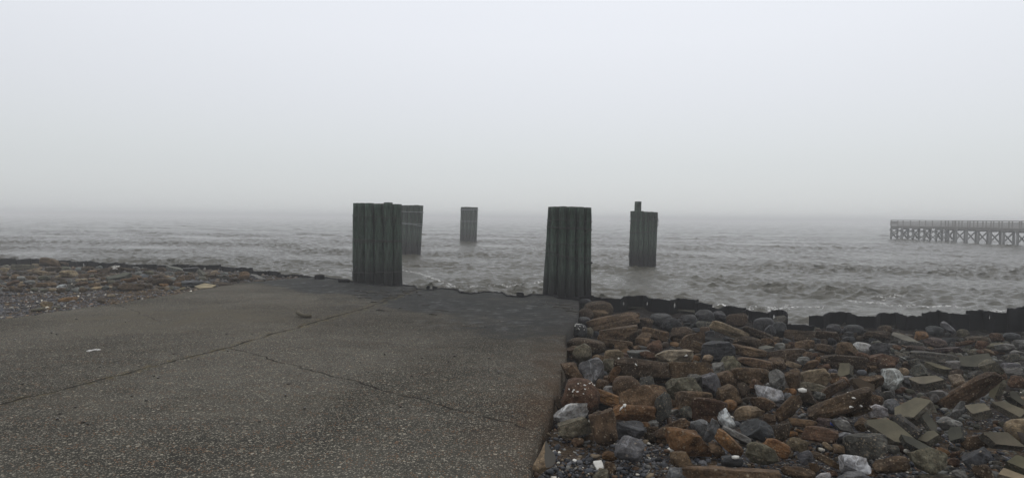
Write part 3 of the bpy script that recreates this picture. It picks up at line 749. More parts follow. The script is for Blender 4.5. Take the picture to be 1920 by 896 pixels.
# px box x0 y0 x1 y1 | shape (b angular boulder, r rounded, k long block, s cast slab) | colour | tilt in degrees (up to the viewer's right > 0) | label
ROCKS_R = '''
1098 564 1146 590 r dk 0 largest dark rounded boulder behind the ramp corner
1086 560 1109 575 r bd 0 
1086 578 1111 598 r dk 0 
1108 580 1138 597 b br 0 
1104 585 1194 614 k br 9 long brown block under the sheet wall beside the ramp
1124 608 1194 637 k br 4 flat topped brown block stacked below a longer one
1083 594 1108 614 r ch 0 
1071 607 1099 632 r bd 0 blackish boulder dotted with white barnacles at the ramp edge
1091 612 1114 630 b ol 15 
1066 630 1132 658 r dk -6 
1073 642 1111 676 b ol 12 upright grey brown boulder tilted against the ramp side
1130 635 1186 651 k br -4 
1193 623 1220 646 b br 0 
1203 611 1253 635 k br -12 
1131 652 1169 675 b tn 8 knobbly yellowish tan stone near the ramp
1178 653 1218 670 b gy 5 
1212 636 1242 658 b rb 10 
1153 641 1176 654 r br 0 
1174 585 1200 602 k dk 3 
1334 598 1401 632 k tn -24 large smooth tan boulder lying below the sheet wall
1305 580 1337 603 r bd 0 
1337 582 1363 600 b ch 0 
1364 586 1400 607 r dk 0 
1415 594 1451 619 r bd 0 
1434 608 1454 630 b ch 0 
1394 609 1448 635 k dk -22 
1220 587 1258 606 r bd 0 
1240 596 1276 614 b bd 0 
1282 590 1306 606 r bd 0 
1307 601 1335 615 b cd 0 
1375 624 1423 650 b dk -12 
1311 629 1358 647 s ch 8 layered slate topped slab above a charcoal boulder
1318 638 1374 668 b ch 0 broad charcoal boulder under the slate slab
1278 621 1321 653 b br 0 
1231 649 1298 677 b pt 8 pale tan boulder with shiny white patches on top
1364 641 1434 667 k br -10 
1419 633 1450 649 b br 0 
1424 647 1450 662 s gy 0 
1297 636 1348 663 k br -24 
1448 602 1474 627 r ch 0 round charcoal boulder at the end of the sheet wall
1452 590 1476 612 b cd 0 
1473 616 1527 636 k dk -3 
1490 634 1527 654 b br 6 
1440 650 1509 680 b dk 4 
1598 636 1634 659 r pg -14 rounded pale boulder with a whitish crest, below the black wall
1632 640 1667 663 b bd 0 
1622 619 1667 635 k dk 0 
1583 607 1617 625 r ch 0 
1551 606 1576 624 r bd 0 
1567 636 1610 666 b br -10 
1605 656 1636 675 r rb -18 
1570 673 1606 712 s cc 22 olive cast block leaning up among brown stones
1472 673 1502 690 k tn -18 
1496 667 1518 682 b gy 0 
1543 661 1622 687 k dk -3 
1519 619 1570 636 k dk 0 
1646 608 1672 625 r dk 0 
1762 601 1793 626 k bg -48 upright blue grey oval stone leaning on the black wall
1735 606 1769 628 r bd -10 
1715 619 1739 636 b or 0 
1795 615 1817 631 r ol 0 
1663 630 1722 643 s gy 3 flat grey slab lying level below the black wall
1732 630 1773 649 b pu 0 
1699 643 1743 660 b pu -8 
1750 646 1802 663 k pu 8 
1791 634 1827 648 k rb 12 
1810 626 1855 642 k dk -4 
1828 637 1854 652 b rb 0 
1852 637 1881 658 s ol 35 
1866 640 1901 659 b gy 4 
1900 634 1932 652 b gy 0 
1892 651 1918 668 b gy 15 
1881 621 1912 637 r bd 0 
1856 622 1881 637 b rb 0 
1704 654 1794 680 k cd -9 
1771 656 1793 674 b ol 20 
1812 650 1833 667 b ol 20 
1796 661 1866 695 s cd 14 big dark sided slab with a tan upper edge
1834 662 1881 714 b ol 30 tall pale olive wedge standing among grey rubble
1877 676 1912 693 r bg -5 
1884 684 1918 706 b gy 5 
1880 657 1915 679 b cd 14 
1814 689 1848 715 b cd 12 
1764 701 1868 764 k br 33 long rusty plank shaped slab propped at a steep tilt
1781 695 1811 728 b pt 10 pinkish tan stone behind the rusty tilted slab
1786 708 1818 735 b br 20 
1781 690 1806 708 r dk 0 
1711 694 1772 738 s cc 12 olive slab with a white chipped front edge
1691 702 1721 723 b bg 0 
1648 684 1694 724 b pg 6 boulder with a bright white peak and brown body
1682 684 1706 704 r tn -20 
1709 677 1741 707 b cd 8 
1738 678 1778 700 s ol -4 
1775 673 1800 692 b gy 0 
1702 667 1728 688 b cd 22 
1738 724 1784 755 b gy 10 grey boulder flecked pink above the grooved slab
1679 734 1746 802 s cc -8 grooved cast concrete block tilted like a chair back
1846 706 1892 753 s ol 44 
1877 720 1924 768 s cd -36 rough grey slab standing on edge at a slant
1813 742 1864 793 s cc -14 flat olive slab with a rough dark broken front
1858 744 1922 788 s cc -16 wide olive slab under the rough slanting grey one
1780 744 1817 788 b gy 48 
1716 766 1764 812 s cd -40 
1756 772 1803 808 b gy 12 blocky grey concrete lump between two tilted slabs
1770 784 1818 838 s cd 36 dark grey triangular slab pointing down at the pebbles
1669 767 1728 824 k cd -46 narrow speckled grey slab leaning steeply beside the grooved block
1631 788 1710 832 s cc -14 smooth flat olive slab with a pointed end
1584 808 1662 860 b cd 0 big speckled dark grey boulder in front of a flat slab
1722 803 1768 836 s cc -4 
1698 824 1777 891 b ol -14 big speckled olive brown boulder near the shore pebbles
1690 820 1748 850 s cd -4 
1635 847 1706 892 b br 12 
1800 829 1864 886 b ch 26 black triangular boulder crossed by white veins
1799 806 1858 848 b br 14 
1836 796 1917 853 s cc -16 broad flat topped olive slab above the veined black boulder
1886 778 1945 832 r tn 0 smooth sandy tan boulder cut off by the frame edge
1885 851 1940 890 s ol 0 
1720 883 1790 905 k ol 6 
1826 866 1861 902 b br 0 
1774 856 1800 875 b rb 0 
1753 833 1783 860 r or -20 
1874 880 1935 908 s pt 6 
1501 688 1556 719 k tn 4 chunk with a pale tan top and shadowed olive body
1416 719 1469 752 b pg -6 bright pale grey boulder split by a dark crack
1440 688 1475 726 b gy 10 
1470 686 1509 724 b br 18 
1535 716 1582 745 k br 34 
1525 730 1549 748 b gy -20 
1585 707 1648 738 s dk -12 
1513 724 1637 788 k br 20 longest dark brown slab lying slantwise in the rock field
1446 736 1510 792 k br 42 steep brown block beside the longest slab
1498 727 1528 755 b dk 0 dark brown stone with one white shell on top
1608 698 1656 728 b br -3 
1630 735 1658 759 b br -20 
1630 755 1663 783 b pg 0 
1656 742 1690 777 r bg 12 smooth blue grey boulder beside the grooved block
1651 727 1682 748 b gy 16 
1468 735 1485 750 r bg 0 
1533 680 1557 694 k rb 8 
1605 672 1654 688 k br -6 
1632 658 1684 684 b rb 4 
1501 671 1536 691 b br 16 
1493 712 1546 732 k ol -8 
1577 750 1634 788 b br 22 
1573 704 1593 724 r rb 0 
1088 670 1130 709 b bg 0 blue grey pyramid shaped stone near the ramp
1052 670 1092 720 b br 28 tall brown wedge stone beside a blue grey pyramid
1156 669 1251 704 k dk -2 long dark brown block with a flat whitish top edge
1127 672 1150 694 b ol 0 
1138 681 1164 720 k or 55 
1110 663 1150 684 k br -10 
1055 708 1120 760 r rb 0 big rounded reddish boulder flecked with white near the ramp
1151 704 1198 738 r br 0 
1131 720 1163 740 r gy -12 
1109 725 1168 759 k or -18 
1038 751 1102 790 b pg 10 light grey ridged boulder at the ramp side
1098 752 1122 772 r br 10 
1118 752 1156 770 s ch -4 
1164 716 1255 774 b br 6 largest brown boulder in the middle of the rock field
1147 755 1231 789 k or -4 long speckled orange brown block with two white shells
1118 710 1140 728 r br 0 
1197 705 1225 732 b cd 0 
1040 740 1062 768 b dk 0 
1063 648 1084 668 b br 0 
1047 776 1115 820 k ol 12 log shaped olive brown block resting on the pebbles
1106 763 1159 831 b br 8 upright round shouldered brown boulder above the pebbles
1155 785 1207 824 b ch -4 
1151 810 1210 866 b bg -18 diamond shaped blue grey boulder alone on the pebbles
999 826 1051 890 b tn -30 split boulder with rough tan and smooth grey halves
1128 842 1157 864 b or 10 
1134 864 1155 886 b br 0 
1112 878 1140 902 b ol 0 
1248 798 1333 852 b or -4 big triangular orange brown boulder at the pebble edge
1225 778 1294 824 k br 24 
1289 782 1328 814 b bg -6 
1318 782 1352 831 b bg 62 upright dark stone with a white vein beside an orange boulder
1345 762 1377 802 b pg 8 whitish square stone with chiseled looking marks
1337 802 1395 855 k or -46 narrow orange block slanting down to the pebbles
1356 799 1406 831 k gy -28 
1385 775 1451 828 b ch -16 large charcoal boulder with a smooth face
1396 821 1464 876 b ol -18 speckled olive boulder with a broken top in front of charcoal one
1428 812 1484 863 k or -28 bright orange brown block between two olive stones
1353 850 1393 875 r ch -4 smooth charcoal cobble with a pale shell shard on it
1258 844 1296 880 b br 0 
1247 870 1289 905 b bg 10 
1283 879 1456 912 k br 1 very long brown block along the photo bottom
1331 828 1358 856 b br 0 
1374 751 1432 788 b tn 14 
1428 771 1457 799 b br -18 
1315 697 1349 732 b bg 0 faceted blue grey block with a white line on top
1334 678 1360 701 b gy 0 
1250 674 1328 709 k br 3 
1250 704 1314 744 b ol -3 
1268 724 1336 765 b br 8 
1343 716 1391 751 b br -6 
1300 744 1361 789 b rb 0 brown triangular boulder with white flecks in mid field
1371 685 1443 720 k br -4 
1344 693 1383 720 b br 0 
1402 706 1435 735 b rb -22 
1315 660 1338 681 b tn -24 
1384 665 1447 689 k br -10 
1354 666 1388 696 b ol 0 
1405 736 1454 769 b br -18 
1358 748 1381 767 r or 0 
1304 686 1338 706 b br 14 
1276 760 1302 783 b cd 0 
1286 700 1318 728 b cd 0 
1385 715 1406 742 b dk 0 
1503 792 1570 831 k rb -8 squat speckled reddish block behind the gravel patch
1573 846 1630 890 b pg 4 light grey domed boulder near the photo bottom
1567 879 1629 908 b bg 4 
1494 840 1528 872 b bg 20 dark stone with a smooth grey sliced top
1524 842 1577 881 k br -28 
1465 866 1528 902 b br -12 
1569 808 1601 836 b bg 0 
1556 778 1606 813 b gy -16 
1599 778 1633 813 b br 30 
1474 814 1516 848 b tn -16 
1449 790 1482 830 b dk 0 
1479 781 1530 802 k br -6 
1559 828 1586 853 b br -16 
1543 824 1562 848 k tn -46 
1518 866 1537 887 b br 0 
1526 781 1563 799 b pu 0 
1645 781 1673 801 k or -4 
1529 884 1558 906 b pg 0 
1790 664 1812 682 r br 0 
1726 740 1744 760 r br 0 
1440 668 1472 690 b br 0 
1200 655 1232 672 b rb -12 
1224 735 1260 790 b cd -30 
1170 590 1222 612 k dk -8 
1258 612 1300 634 b dk 0 
1340 652 1372 666 k br -14 
1480 640 1500 652 b rb 0 
1528 640 1566 662 b dk -12 
1640 664 1680 690 b rb 10 
1860 690 1886 712 b rb 0 
1890 700 1925 724 b rb 0 
1905 740 1935 770 b tn 0 
'''
ROCKS_L = '''
74 481 114 503 b br 0 biggest grey brown boulder on the rubble by the low wall
2 479 18 491 b br 0 
28 485 46 497 b br 0 
-6 488 32 498 k cd 4 
110 488 138 502 b dk -14 
16 494 66 508 k ol 0 
50 501 80 512 k tn 14 
62 507 106 520 k tn -12 long tan slab among the beach rubble
71 515 95 528 r ol 0 yellowish green rounded stone above the pebble beach
84 499 116 511 b dk 0 
111 505 147 523 b tn 0 broad tan block in the middle of the beach rubble
10 525 37 536 k rb 18 broken red brick lying on the upper beach
198 512 250 528 s cd 6 flat dark grey slab with a thin shadowed edge
164 506 182 514 b or 0 
108 555 146 568 k or 5 flat orange tan stone lying on the dark pebbles
75 563 99 581 b tn 0 upright tan brown stone at the slab edge
58 575 84 585 k ol 12 
100 573 115 581 b ol 0 
168 536 195 546 s tn -4 
190 535 205 546 b cd 0 
105 531 126 543 b pg 8 
182 559 199 571 b dk -6 dark lump on the ramp edge beside the pebbles
199 550 219 559 b tn 4 
224 500 254 512 k dk -8 
202 497 232 514 b dk 0 dark boulder crusted with white barnacles by the low wall
220 530 273 547 k dk 4 long blackish brown slab at the lower rubble margin
226 520 258 531 k or 6 
268 507 290 520 b ol 0 
263 513 279 522 b bg 0 
310 499 348 511 s gy -6 flat light grey slab leaning on the low wall
294 500 312 512 b dk 0 
343 500 375 512 b ch 0 
286 520 325 538 r dk 0 large dark rounded rock in the beach rubble
306 515 326 524 k tn -12 
315 519 334 528 b gy 0 
298 531 316 539 b or 0 small bright orange stone on the gritty sand
340 525 398 540 k bd 0 long blackish block above a pale slab
326 528 348 540 b br 0 
359 533 411 546 s pt -2 pale slab lying flat against the ramp edge
363 509 398 521 s cd -18 thin grey slab leaning downhill toward the ramp
341 515 366 528 b br 0 
404 514 431 526 b cd 0 
446 508 470 528 r br 0 rounded brown grey boulder under bright wall holes
470 515 501 529 s bg -8 blue grey flat slab at the ramp corner by the wall
398 526 440 543 b dk -8 
476 524 498 531 b dk 0 
430 520 450 531 b dk 0 
34 498 60 508 b ol 0 
0 500 18 512 b tn 0 
22 508 44 518 b dk 0 
44 516 70 527 b br 0 
96 520 116 530 b dk 0 
122 522 142 533 r gy 0 
146 512 168 524 b br 0 
150 498 176 509 b dk 0 
176 512 200 522 b dk 0 
244 514 266 525 b br 0 
258 502 276 511 b dk 0 
276 521 292 532 b dk 0 
328 508 346 519 b dk 0 
382 514 406 525 b dk 0 
140 527 166 538 k br 6 
210 536 228 546 b cd 0 
0 516 18 527 b br 0 
66 528 98 541 k br 2 
'''
def cube_sphere(n):
    t = np.tan(np.linspace(-1, 1, n + 1) * math.pi / 4)
    V, Q = [], []
    for ax in range(3):
        for sg in (-1, 1):
            a, b = np.meshgrid(t, t, indexing='ij'); c = np.full_like(a, sg)
            comp = [None] * 3; comp[ax] = c; comp[(ax + 1) % 3] = a; comp[(ax + 2) % 3] = b
            k = sum(len(v) for v in V); V.append(np.stack(comp, -1).reshape(-1, 3))
            f = grid_faces(n + 1, n + 1) + k
            Q.append(f[:, ::-1] if sg > 0 else f)
    V = np.concatenate(V); Q = np.concatenate(Q)
    key = np.round(V, 5); _, first, inv = np.unique(key, axis=0, return_index=True, return_inverse=True)
    return V[first], inv.ravel()[Q]
CS = {n: cube_sphere(n) for n in (5, 10, 14, 16, 22, 32)}
# make sure the faces look outward
for n, (V, Q) in CS.items():
    c = V[Q].mean(1); nn = np.cross(V[Q[:, 1]] - V[Q[:, 0]], V[Q[:, 2]] - V[Q[:, 0]])
    Qf = Q.copy(); bad = (nn * c).sum(1) < 0; Qf[bad] = Qf[bad][:, ::-1]; CS[n] = (V, Qf)
def n3(r, P, freq, n=7):
    o = 0
    for i in range(n):
        k = r.normal(size=3); k *= freq * r.uniform(.6, 1.6) / np.linalg.norm(k); o = o + np.sin(P @ k + r.uniform(0, 6.28))
    return o / math.sqrt(n)
def rock_shape(kind, a, c, b, seed, n):
    """vertices of a rock with half sizes a (across), c (deep), b (high); slabs: c,b are plan depth and half thickness"""
    r = np.random.default_rng(seed); V, Q = CS[n]; V = V.copy(); mats = None
    if kind == 's':
        th = np.arctan2(V[:, 1], V[:, 0])
        m = r.integers(4, 6); base = np.sort(r.uniform(0, 2 * math.pi) + np.arange(m) * 2 * math.pi / m + r.uniform(-.34, .34, m)); dd = r.uniform(.62, 1.0, m)
        rad = np.full(len(V), 9.)
        for q in range(m):
            cs = np.cos(th - base[q]); rad = np.where(cs > .05, np.minimum(rad, dd[q] / np.maximum(cs, .05)), rad)
        rad = np.minimum(rad, 1.22)
        sq = np.maximum(np.abs(V[:, 0]), np.abs(V[:, 1]))
        rr = np.hypot(V[:, 0], V[:, 1]) + 1e-9
        P = np.stack([V[:, 0] / rr * sq * rad, V[:, 1] / rr * sq * rad, V[:, 2]], -1)
        side = (np.abs(V[:, 2]) < .985)
        P = P * np.array([a, c, b])
        s = min(a, c)
        h = n3(r, P, 5 / s, 8) * .045 * s + n3(r, P, 16 / s, 8) * .025 * s
        out = np.stack([np.cos(th), np.sin(th), np.zeros_like(th)], -1)
        P = P + out * (h * side)[:, None]
        P[:, 2] += np.where(side, 0, n3(r, P, 2.2 / s, 4) * .02 * b) + P[:, 0] * r.uniform(-.1, .1) * b / a
        top = (V[Q][:, :, 2] > .985).all(1)
        mats = top.astype(np.int32)
    else:
        q = {'b': r.uniform(3.0, 5.5), 'r': r.uniform(2.2, 2.8), 'k': r.uniform(4.5, 8)}[kind]
        P = V / ((np.abs(V) ** q).sum(1) ** (1 / q))[:, None]
        sk = r.uniform(-.16, .16, 3) * (0.5 if kind == 'r' else 1); P[:, 0] += P[:, 2] * sk[0]; P[:, 1] += P[:, 2] * sk[1]; P[:, 2] += P[:, 0] * sk[2]
        npl = {'b': 10, 'r': 8, 'k': 8}[kind]
        for i in range(npl):
            nn = r.normal(size=3); nn /= np.linalg.norm(nn); sup = (P @ nn).max(); d = sup * ((r.uniform(.55, .86) if kind == 'b' else r.uniform(.66, .93)) if kind != 'r' else r.uniform(.78, .93))
            e = np.maximum(P @ nn - d, 0); P = P - e[:, None] * nn * .97
        h = n3(r, P, 2.6, 8) * .05 + n3(r, P, 7, 10) * .034 + n3(r, P, 15, 14) * .02
        if kind == 'r': h *= .55
        L = np.linalg.norm(P, axis=1)[:, None]; P = P + P / L * h[:, None]
        for ax_ in range(3):
            lo, hi = P[:, ax_].min(), P[:, ax_].max(); P[:, ax_] = (P[:, ax_] - (lo + hi) / 2) / (hi - lo) * 2
        P = P * np.array([a, c, b])
    return P, Q, mats
SLAB_PITCH = {}
def place_rock(x0, y0, x1, y1, kind, colr, tilt, seed, sink=1.08, name=None):
    kd = 1.0 if x0 < 600 else (1.36 if y1 < 770 else 1.16) if abs(tilt) < 25 and kind != 's' else 1.12
    h = (y1 - y0) * kd; cx, cy, w = (x0 + x1) / 2, y0 - .02 * h + h / 2, (x1 - x0) * (1.18 if x0 > 600 else 1.04)
    r = np.random.default_rng(seed + 5)
    ry = ray(cx, cy); rn = ry.normalized(); cosq = 1 / ry.length
    X = (rt - rn * rt.dot(rn)).normalized(); Z = X.cross(rn).normalized()
    if Z.z < 0: Z = -Z
    t = 2.5
    if x0 < 600: sink = min(sink, .75)
    elif kind == 's' and y1 - y0 > 26: sink = 1.2
    while t < 60:
        P = Vector((0, 0, EYE)) + ry * t
        hb = h / 2 * t / F
        if P.z - g1(P.x, P.y) <= hb * sink: break
        t += .02
    sc = t / F * cosq
    ta = math.radians(tilt); ct, st_ = abs(math.cos(ta)), abs(math.sin(ta))
    if abs(tilt) < 1: L, T_ = w, h
    else:
        den = ct * ct - st_ * st_
        if den > .25:
            L = (w * ct - h * st_) / den; T_ = (h * ct - w * st_) / den
            T_ = max(T_, .28 * L); L = max(L, .6 * T_)
        else:
            L = max(w, h) / (max(ct, st_) + .42 * min(ct, st_)); T_ = .42 * L
    big = max(w, h)
    n = 32 if big > 62 else 22 if big > 36 else 14 if big > 22 else 10
    if kind == 's':
        a = L / 2 * sc
        pitchv = math.radians(r.uniform(18, 40) if y1 - y0 > 26 else r.uniform(8, 18))      # how far the top leans to the viewer
        dep = math.asin(-rn.z); vis = pitchv + dep
        tk = min(.42 * L, .62 * T_) * sc
        c = (T_ * sc - tk * math.cos(vis)) / max(.2, math.sin(vis)) / 2
        c = min(max(c, .5 * a), 1.3 * a)
        P, Q, mats = rock_shape('s', a, c, tk / 2, seed, n)
        Yh = Vector((rn.x, rn.y, 0)).normalized(); Xh = Vector((Yh.y, -Yh.x, 0))
        up_s = (Vector((0, 0, 1)) * math.cos(pitchv) - Yh * math.sin(pitchv)); dp_s = (Yh * math.cos(pitchv) + Vector((0, 0, 1)) * math.sin(pitchv))
        B = Matrix((Xh, dp_s, up_s)).transposed(); B = B @ Matrix.Rotation(r.uniform(-.5, .5), 3, 'Y') @ Matrix.Rotation(r.uniform(-.6, .6), 3, 'Z')
        Rt = Matrix.Rotation(-ta, 3, rn)
        B = Rt @ B
    else:
        a, b = L / 2 * sc, T_ / 2 * sc
        c = max(min(a, b) * 1.05, .42 * (a + b)) * r.uniform(.85, 1.05)
        P, Q, mats = rock_shape(kind, a, c, b, seed, n)
        B = Matrix((X, rn, Z)).transposed(); B = Matrix.Rotation(-ta, 3, rn) @ B
    Pw = P @ np.array(B).T
    me = mesh_np(name or 'rock', Pw, Q)
    ctr = Vector((0, 0, EYE)) + ry * t
    m = MATK[colr]
    o = link(name or 'rock', me, None, None, True, ctr)
    me.materials.append(m)
    if kind in 'bk': me.set_sharp_from_angle(angle=math.radians(26))
    if kind == 's':
        me.set_sharp_from_angle(angle=math.radians(35)); me.materials.append(M_FACE); me.polygons.foreach_set('material_index', mats)
    base = np.array(PAL[colr]) * (.84 if x0 > 1000 else 1.15) * r.uniform(.85, 1.15) * (1 + r.uniform(-.025, .025, 3)) * ((1, 1, 1) if x0 > 600 else (.92, .97, .97))
    o.color = (*base, 1)
    return o, Pw
ROCKS = []       # object, px centre, size, kind, colour, tilt, label or None, side
def load(txt, side):
    for i, ln in enumerate(txt.strip('\n').split('\n')):
        p = ln.split(None, 7)
        x0, y0, x1, y1 = map(float, p[:4]); kind, colr, tilt = p[4], p[5], float(p[6]); lab = p[7].strip() if len(p) > 7 else None
        nm = 'brick' if lab and 'brick' in lab else 'concrete_slab' if kind == 's' and colr in ('cc', 'cd', 'ol', 'pt') else 'boulder' if max(x1 - x0, y1 - y0) > (55 if side == 'R' else 36) else 'rock'
        o, Pw = place_rock(x0, y0, x1, y1, kind, colr, tilt, 1000 * (1 if side == 'R' else 2) + i, name=nm)
        ROCKS.append(dict(o=o, c=((x0 + x1) / 2, (y0 + y1) / 2), s=max(x1 - x0, y1 - y0), box=(x0, y0, x1, y1), kind=kind, col=colr, tilt=tilt, lab=lab, side=side, P=Pw))
load(ROCKS_R, 'R'); load(ROCKS_L, 'L')

# the split boulder: one side broken flat and smooth
T = NT('smooth_break'); co = T.obj(); T.set(**{'Base Color': T.mix(T.noise(co, 12, 5), (.085, .078, .066), (.135, .125, .108)), 'Roughness': .75, 'Specular IOR Level': .15}); T.bump(T.noise(co, 50, 4), .3, .006)
q = next(q for q in ROCKS if q['lab'] and q['lab'].startswith('split boulder')); me = q['o'].data
nrm = Vector((.80, -.52, .32)).normalized(); P = q['P'].copy(); n_ = np.array(nrm); d = (P @ n_).max() * .30
e = np.maximum(P @ n_ - d, 0); P -= e[:, None] * n_; me.vertices.foreach_set('co', P.astype(np.float32).ravel()); me.update()
me.materials.append(T.m); me.polygons.foreach_set('material_index', np.array([1 if (Vector(p.normal).dot(nrm) > .93 and Vector(p.center).dot(nrm) > d * .9) else 0 for p in me.polygons], np.int32))
me.set_sharp_from_angle(angle=math.radians(26)); q['P'] = P

# smaller stones that fill the gaps between the big ones
def fill(n, side, inside, size, seed, cols, gap):
    r = random.Random(seed); k = 0; tries = 0
    while k < n and tries < 20000:
        tries += 1
        p = inside(r)
        if p is None: continue
        w = size(r, p); h = w * r.uniform(.5, .8)
        bad = False
        for q in ROCKS:
            x0, y0, x1, y1 = q['box']
            dx = max(x0 - p[0], 0, p[0] - x1); dy = max(y0 - p[1], 0, p[1] - y1)
            if math.hypot(dx, dy * 1.3) < w * gap: bad = True; break
        if bad: continue
        colr = r.choice(cols(p)); kind = r.choice('bbbrk'); tilt = r.choice([0, 0, r.uniform(-30, 30)])
        o, Pw = place_rock(p[0] - w / 2, p[1] - h / 2, p[0] + w / 2, p[1] + h / 2, kind, colr, tilt, seed * 100 + tries, sink=.8, name='rock')
        ROCKS.append(dict(o=o, c=p, s=w, box=(p[0] - w / 2, p[1] - h / 2, p[0] + w / 2, p[1] + h / 2), kind=kind, col=colr, tilt=tilt, lab=None, side=side, P=Pw)); k += 1
def in_right(r):
    x, y = r.uniform(1050, 1915), r.uniform(600, 890)
    if y < 596 + max(0, x - 1150) * .055: return None
    P = on_z(x, y, .3)
    if x < 1075 + (y > 640) * -20 or xright(P.y) > P.x - .15: return None
    if y > 830 and x < 1560: return None
    return (x, y)
def cols_right(p):
    if p[1] < 640: return ['bd', 'dk', 'dk', 'ch', 'br']
    if p[0] > 1660: return ['gy', 'cd', 'cc', 'br', 'ol', 'rb']
    return ['br', 'br', 'dk', 'rb', 'or', 'gy', 'bg']
fill(165, 'R', in_right, lambda r, p: r.uniform(14, 24) * (.7 + (p[1] - 600) / 500), 5, cols_right, .08)

def in_left(r):
    x, y = r.uniform(0, 470), r.uniform(492, 546)
    if y < 488 + x * .045 + 5 or y > 545 - max(0, x - 280) * .05: return None
    P = on_z(x, y, .35)
    if P.x > xleft(P.y) - .25: return None
    return (x, y)
fill(95, 'L', in_left, lambda r, p: r.uniform(8, 19), 6, lambda p: ['br', 'tn', 'ol', 'dk', 'dk', 'cd', 'gy', 'br'], .06)
# the largest rocks stay things of their own; the smallest go into the rubble
SMALL = []
isrock = lambda q: q['o'].name.split('.')[0] == 'rock'
rk = sorted((q for q in ROCKS if isrock(q) and not q['lab']), key=lambda q: -(q['box'][2] - q['box'][0]) * (q['box'][3] - q['box'][1]))
keep_n = 292 - sum(1 for q in ROCKS if isrock(q) and q['lab'])
for q in rk[keep_n:]:
    me = q['o'].data; f = np.empty(len(me.polygons) * 4, np.int32); me.loops.foreach_get('vertex_index', f); f = f.reshape(-1, 4)
    SMALL.append((q['P'] + np.array(q['o'].location), np.r_[f[:, [0, 1, 2]], f[:, [0, 2, 3]]], np.array(q['o'].color[:3])))
    bpy.data.objects.remove(q['o']); bpy.data.meshes.remove(me); ROCKS.remove(q)
# labels: every unnamed rock is told by its look and the named neighbour it lies against
def words_for(q, rich):
    sz = '' if q['s'] > 62 else 'small ' if q['s'] < 27 and q['side'] == 'R' or q['s'] < 17 else 'medium '
    if q['s'] > 62: sz = 'large '
    sh = {'b': 'angular', 'r': 'rounded', 'k': 'long', 's': 'flat'}[q['kind']]
    noun = {'b': 'rock', 'r': 'stone', 'k': 'block', 's': 'slab'}[q['kind']]
    tl = ' tilted' if rich and abs(q['tilt']) > 15 else ''
    return f"{sz}{CNAME[q['col']]} {sh}{tl} {noun}"
def relation(q, l):
    dx, dy = q['c'][0] - l['c'][0], (q['c'][1] - l['c'][1]) * 1.6
    if abs(dx) < .6 * abs(dy): return 'just behind the' if dy < 0 else 'just in front of the'
    toward = (dx < 0) if q['side'] == 'R' else (dx > 0)
    far = '' if abs(dy) < .5 * abs(dx) else ('behind and ' if dy < 0 else 'in front and ')
    return far + ('nearer the ramp than the' if toward else 'farther from the ramp than the')
lm = [q for q in ROCKS if q['lab']]
STOP = set('lying below with beside in on at by near behind leaning under dotted split standing stacked above among between propped tilted crossed resting alone slanting pointing cut crusted against along flecked topped pushing'.split())
def short(lab):
    w = lab.split(); k = next((i for i, x in enumerate(w) if x in STOP and i > 1), len(w))
    while k < len(w) and sum(1 for q in lm if q['lab'].startswith(' '.join(w[:k]))) > 1: k += 1
    return ' '.join(w[:k])
for q in lm: q['short'] = short(q['lab'])
used = set(q['lab'] for q in lm)
for q in ROCKS:
    if q['lab']: continue
    cand = sorted((l for l in lm if l['side'] == q['side']), key=lambda l: math.hypot(l['c'][0] - q['c'][0], 1.6 * (l['c'][1] - q['c'][1])))
    opts = [f"{words_for(q, rich)} {relation(q, l)} {l['short']}" for l in cand[:14] for rich in (False, True)]
    done = next((t for t in opts if t not in used and len(t.split()) <= 16), None) or opts[0]
    q['lab2'] = done; used.add(done)
for q in ROCKS:
    nm = q['o'].name.split('.')[0]
    tag(q['o'], q['lab'] or q['lab2'], {'brick': 'brick', 'concrete_slab': 'concrete slab', 'boulder': 'boulder'}.get(nm, 'rock'), 'rocks heaped beside the ramp' if q['side'] == 'R' else 'rubble on the beach below the low wall')

# ------------------------------------------------------------------ barnacles and shells on the rocks that show them
ICO = None
def ico():
    global ICO
    if ICO is None:
        bm = bmesh.new(); bmesh.ops.create_icosphere(bm, subdivisions=1, radius=1); bm.verts.ensure_lookup_table()
        ICO = (np.array([v.co[:] for v in bm.verts]), np.array([[v.index for v in f.verts] for f in bm.faces])); bm.free()
    return ICO
def lumps(name, P, R, mat, r, flat=.55, cols=None, parent=None, extra=()):
    V0, F0 = ico(); n = len(P); nv = len(V0)
    sc = np.stack([R * r.uniform(.7, 1.3, n), R * r.uniform(.7, 1.3, n), R * flat * r.uniform(.7, 1.3, n)], -1)
    an = r.uniform(0, 6.28, n); V = V0[None] * r.uniform(.72, 1.18, (n, nv, 1)) * sc[:, None, :]
    tlt = r.normal(0, .35, (n, 1)); V[..., 2] += V[..., 0] * tlt
    c, s = np.cos(an)[:, None], np.sin(an)[:, None]
    V = np.stack([V[..., 0] * c - V[..., 1] * s, V[..., 0] * s + V[..., 1] * c, V[..., 2]], -1) + P[:, None, :]
    V = V.reshape(-1, 3); Fc = (F0[None] + (np.arange(n) * nv)[:, None, None]).reshape(-1, 3)
    cc = np.repeat(cols, nv, 0) if cols is not None else None
    for P2, F2, c2 in extra:
        Fc = np.r_[Fc, F2 + len(V)]; V = np.r_[V, P2]; cc = np.r_[cc, np.repeat(c2[None], len(P2), 0)]
    me = mesh_np(name, V, Fc)
    if cols is not None:
        at = me.attributes.new('col', 'FLOAT_COLOR', 'POINT'); cc = np.c_[cc, np.ones(len(cc))]
        at.data.foreach_set('color', cc.astype(np.float32).ravel())
    return link(name, me, mat, parent, False)
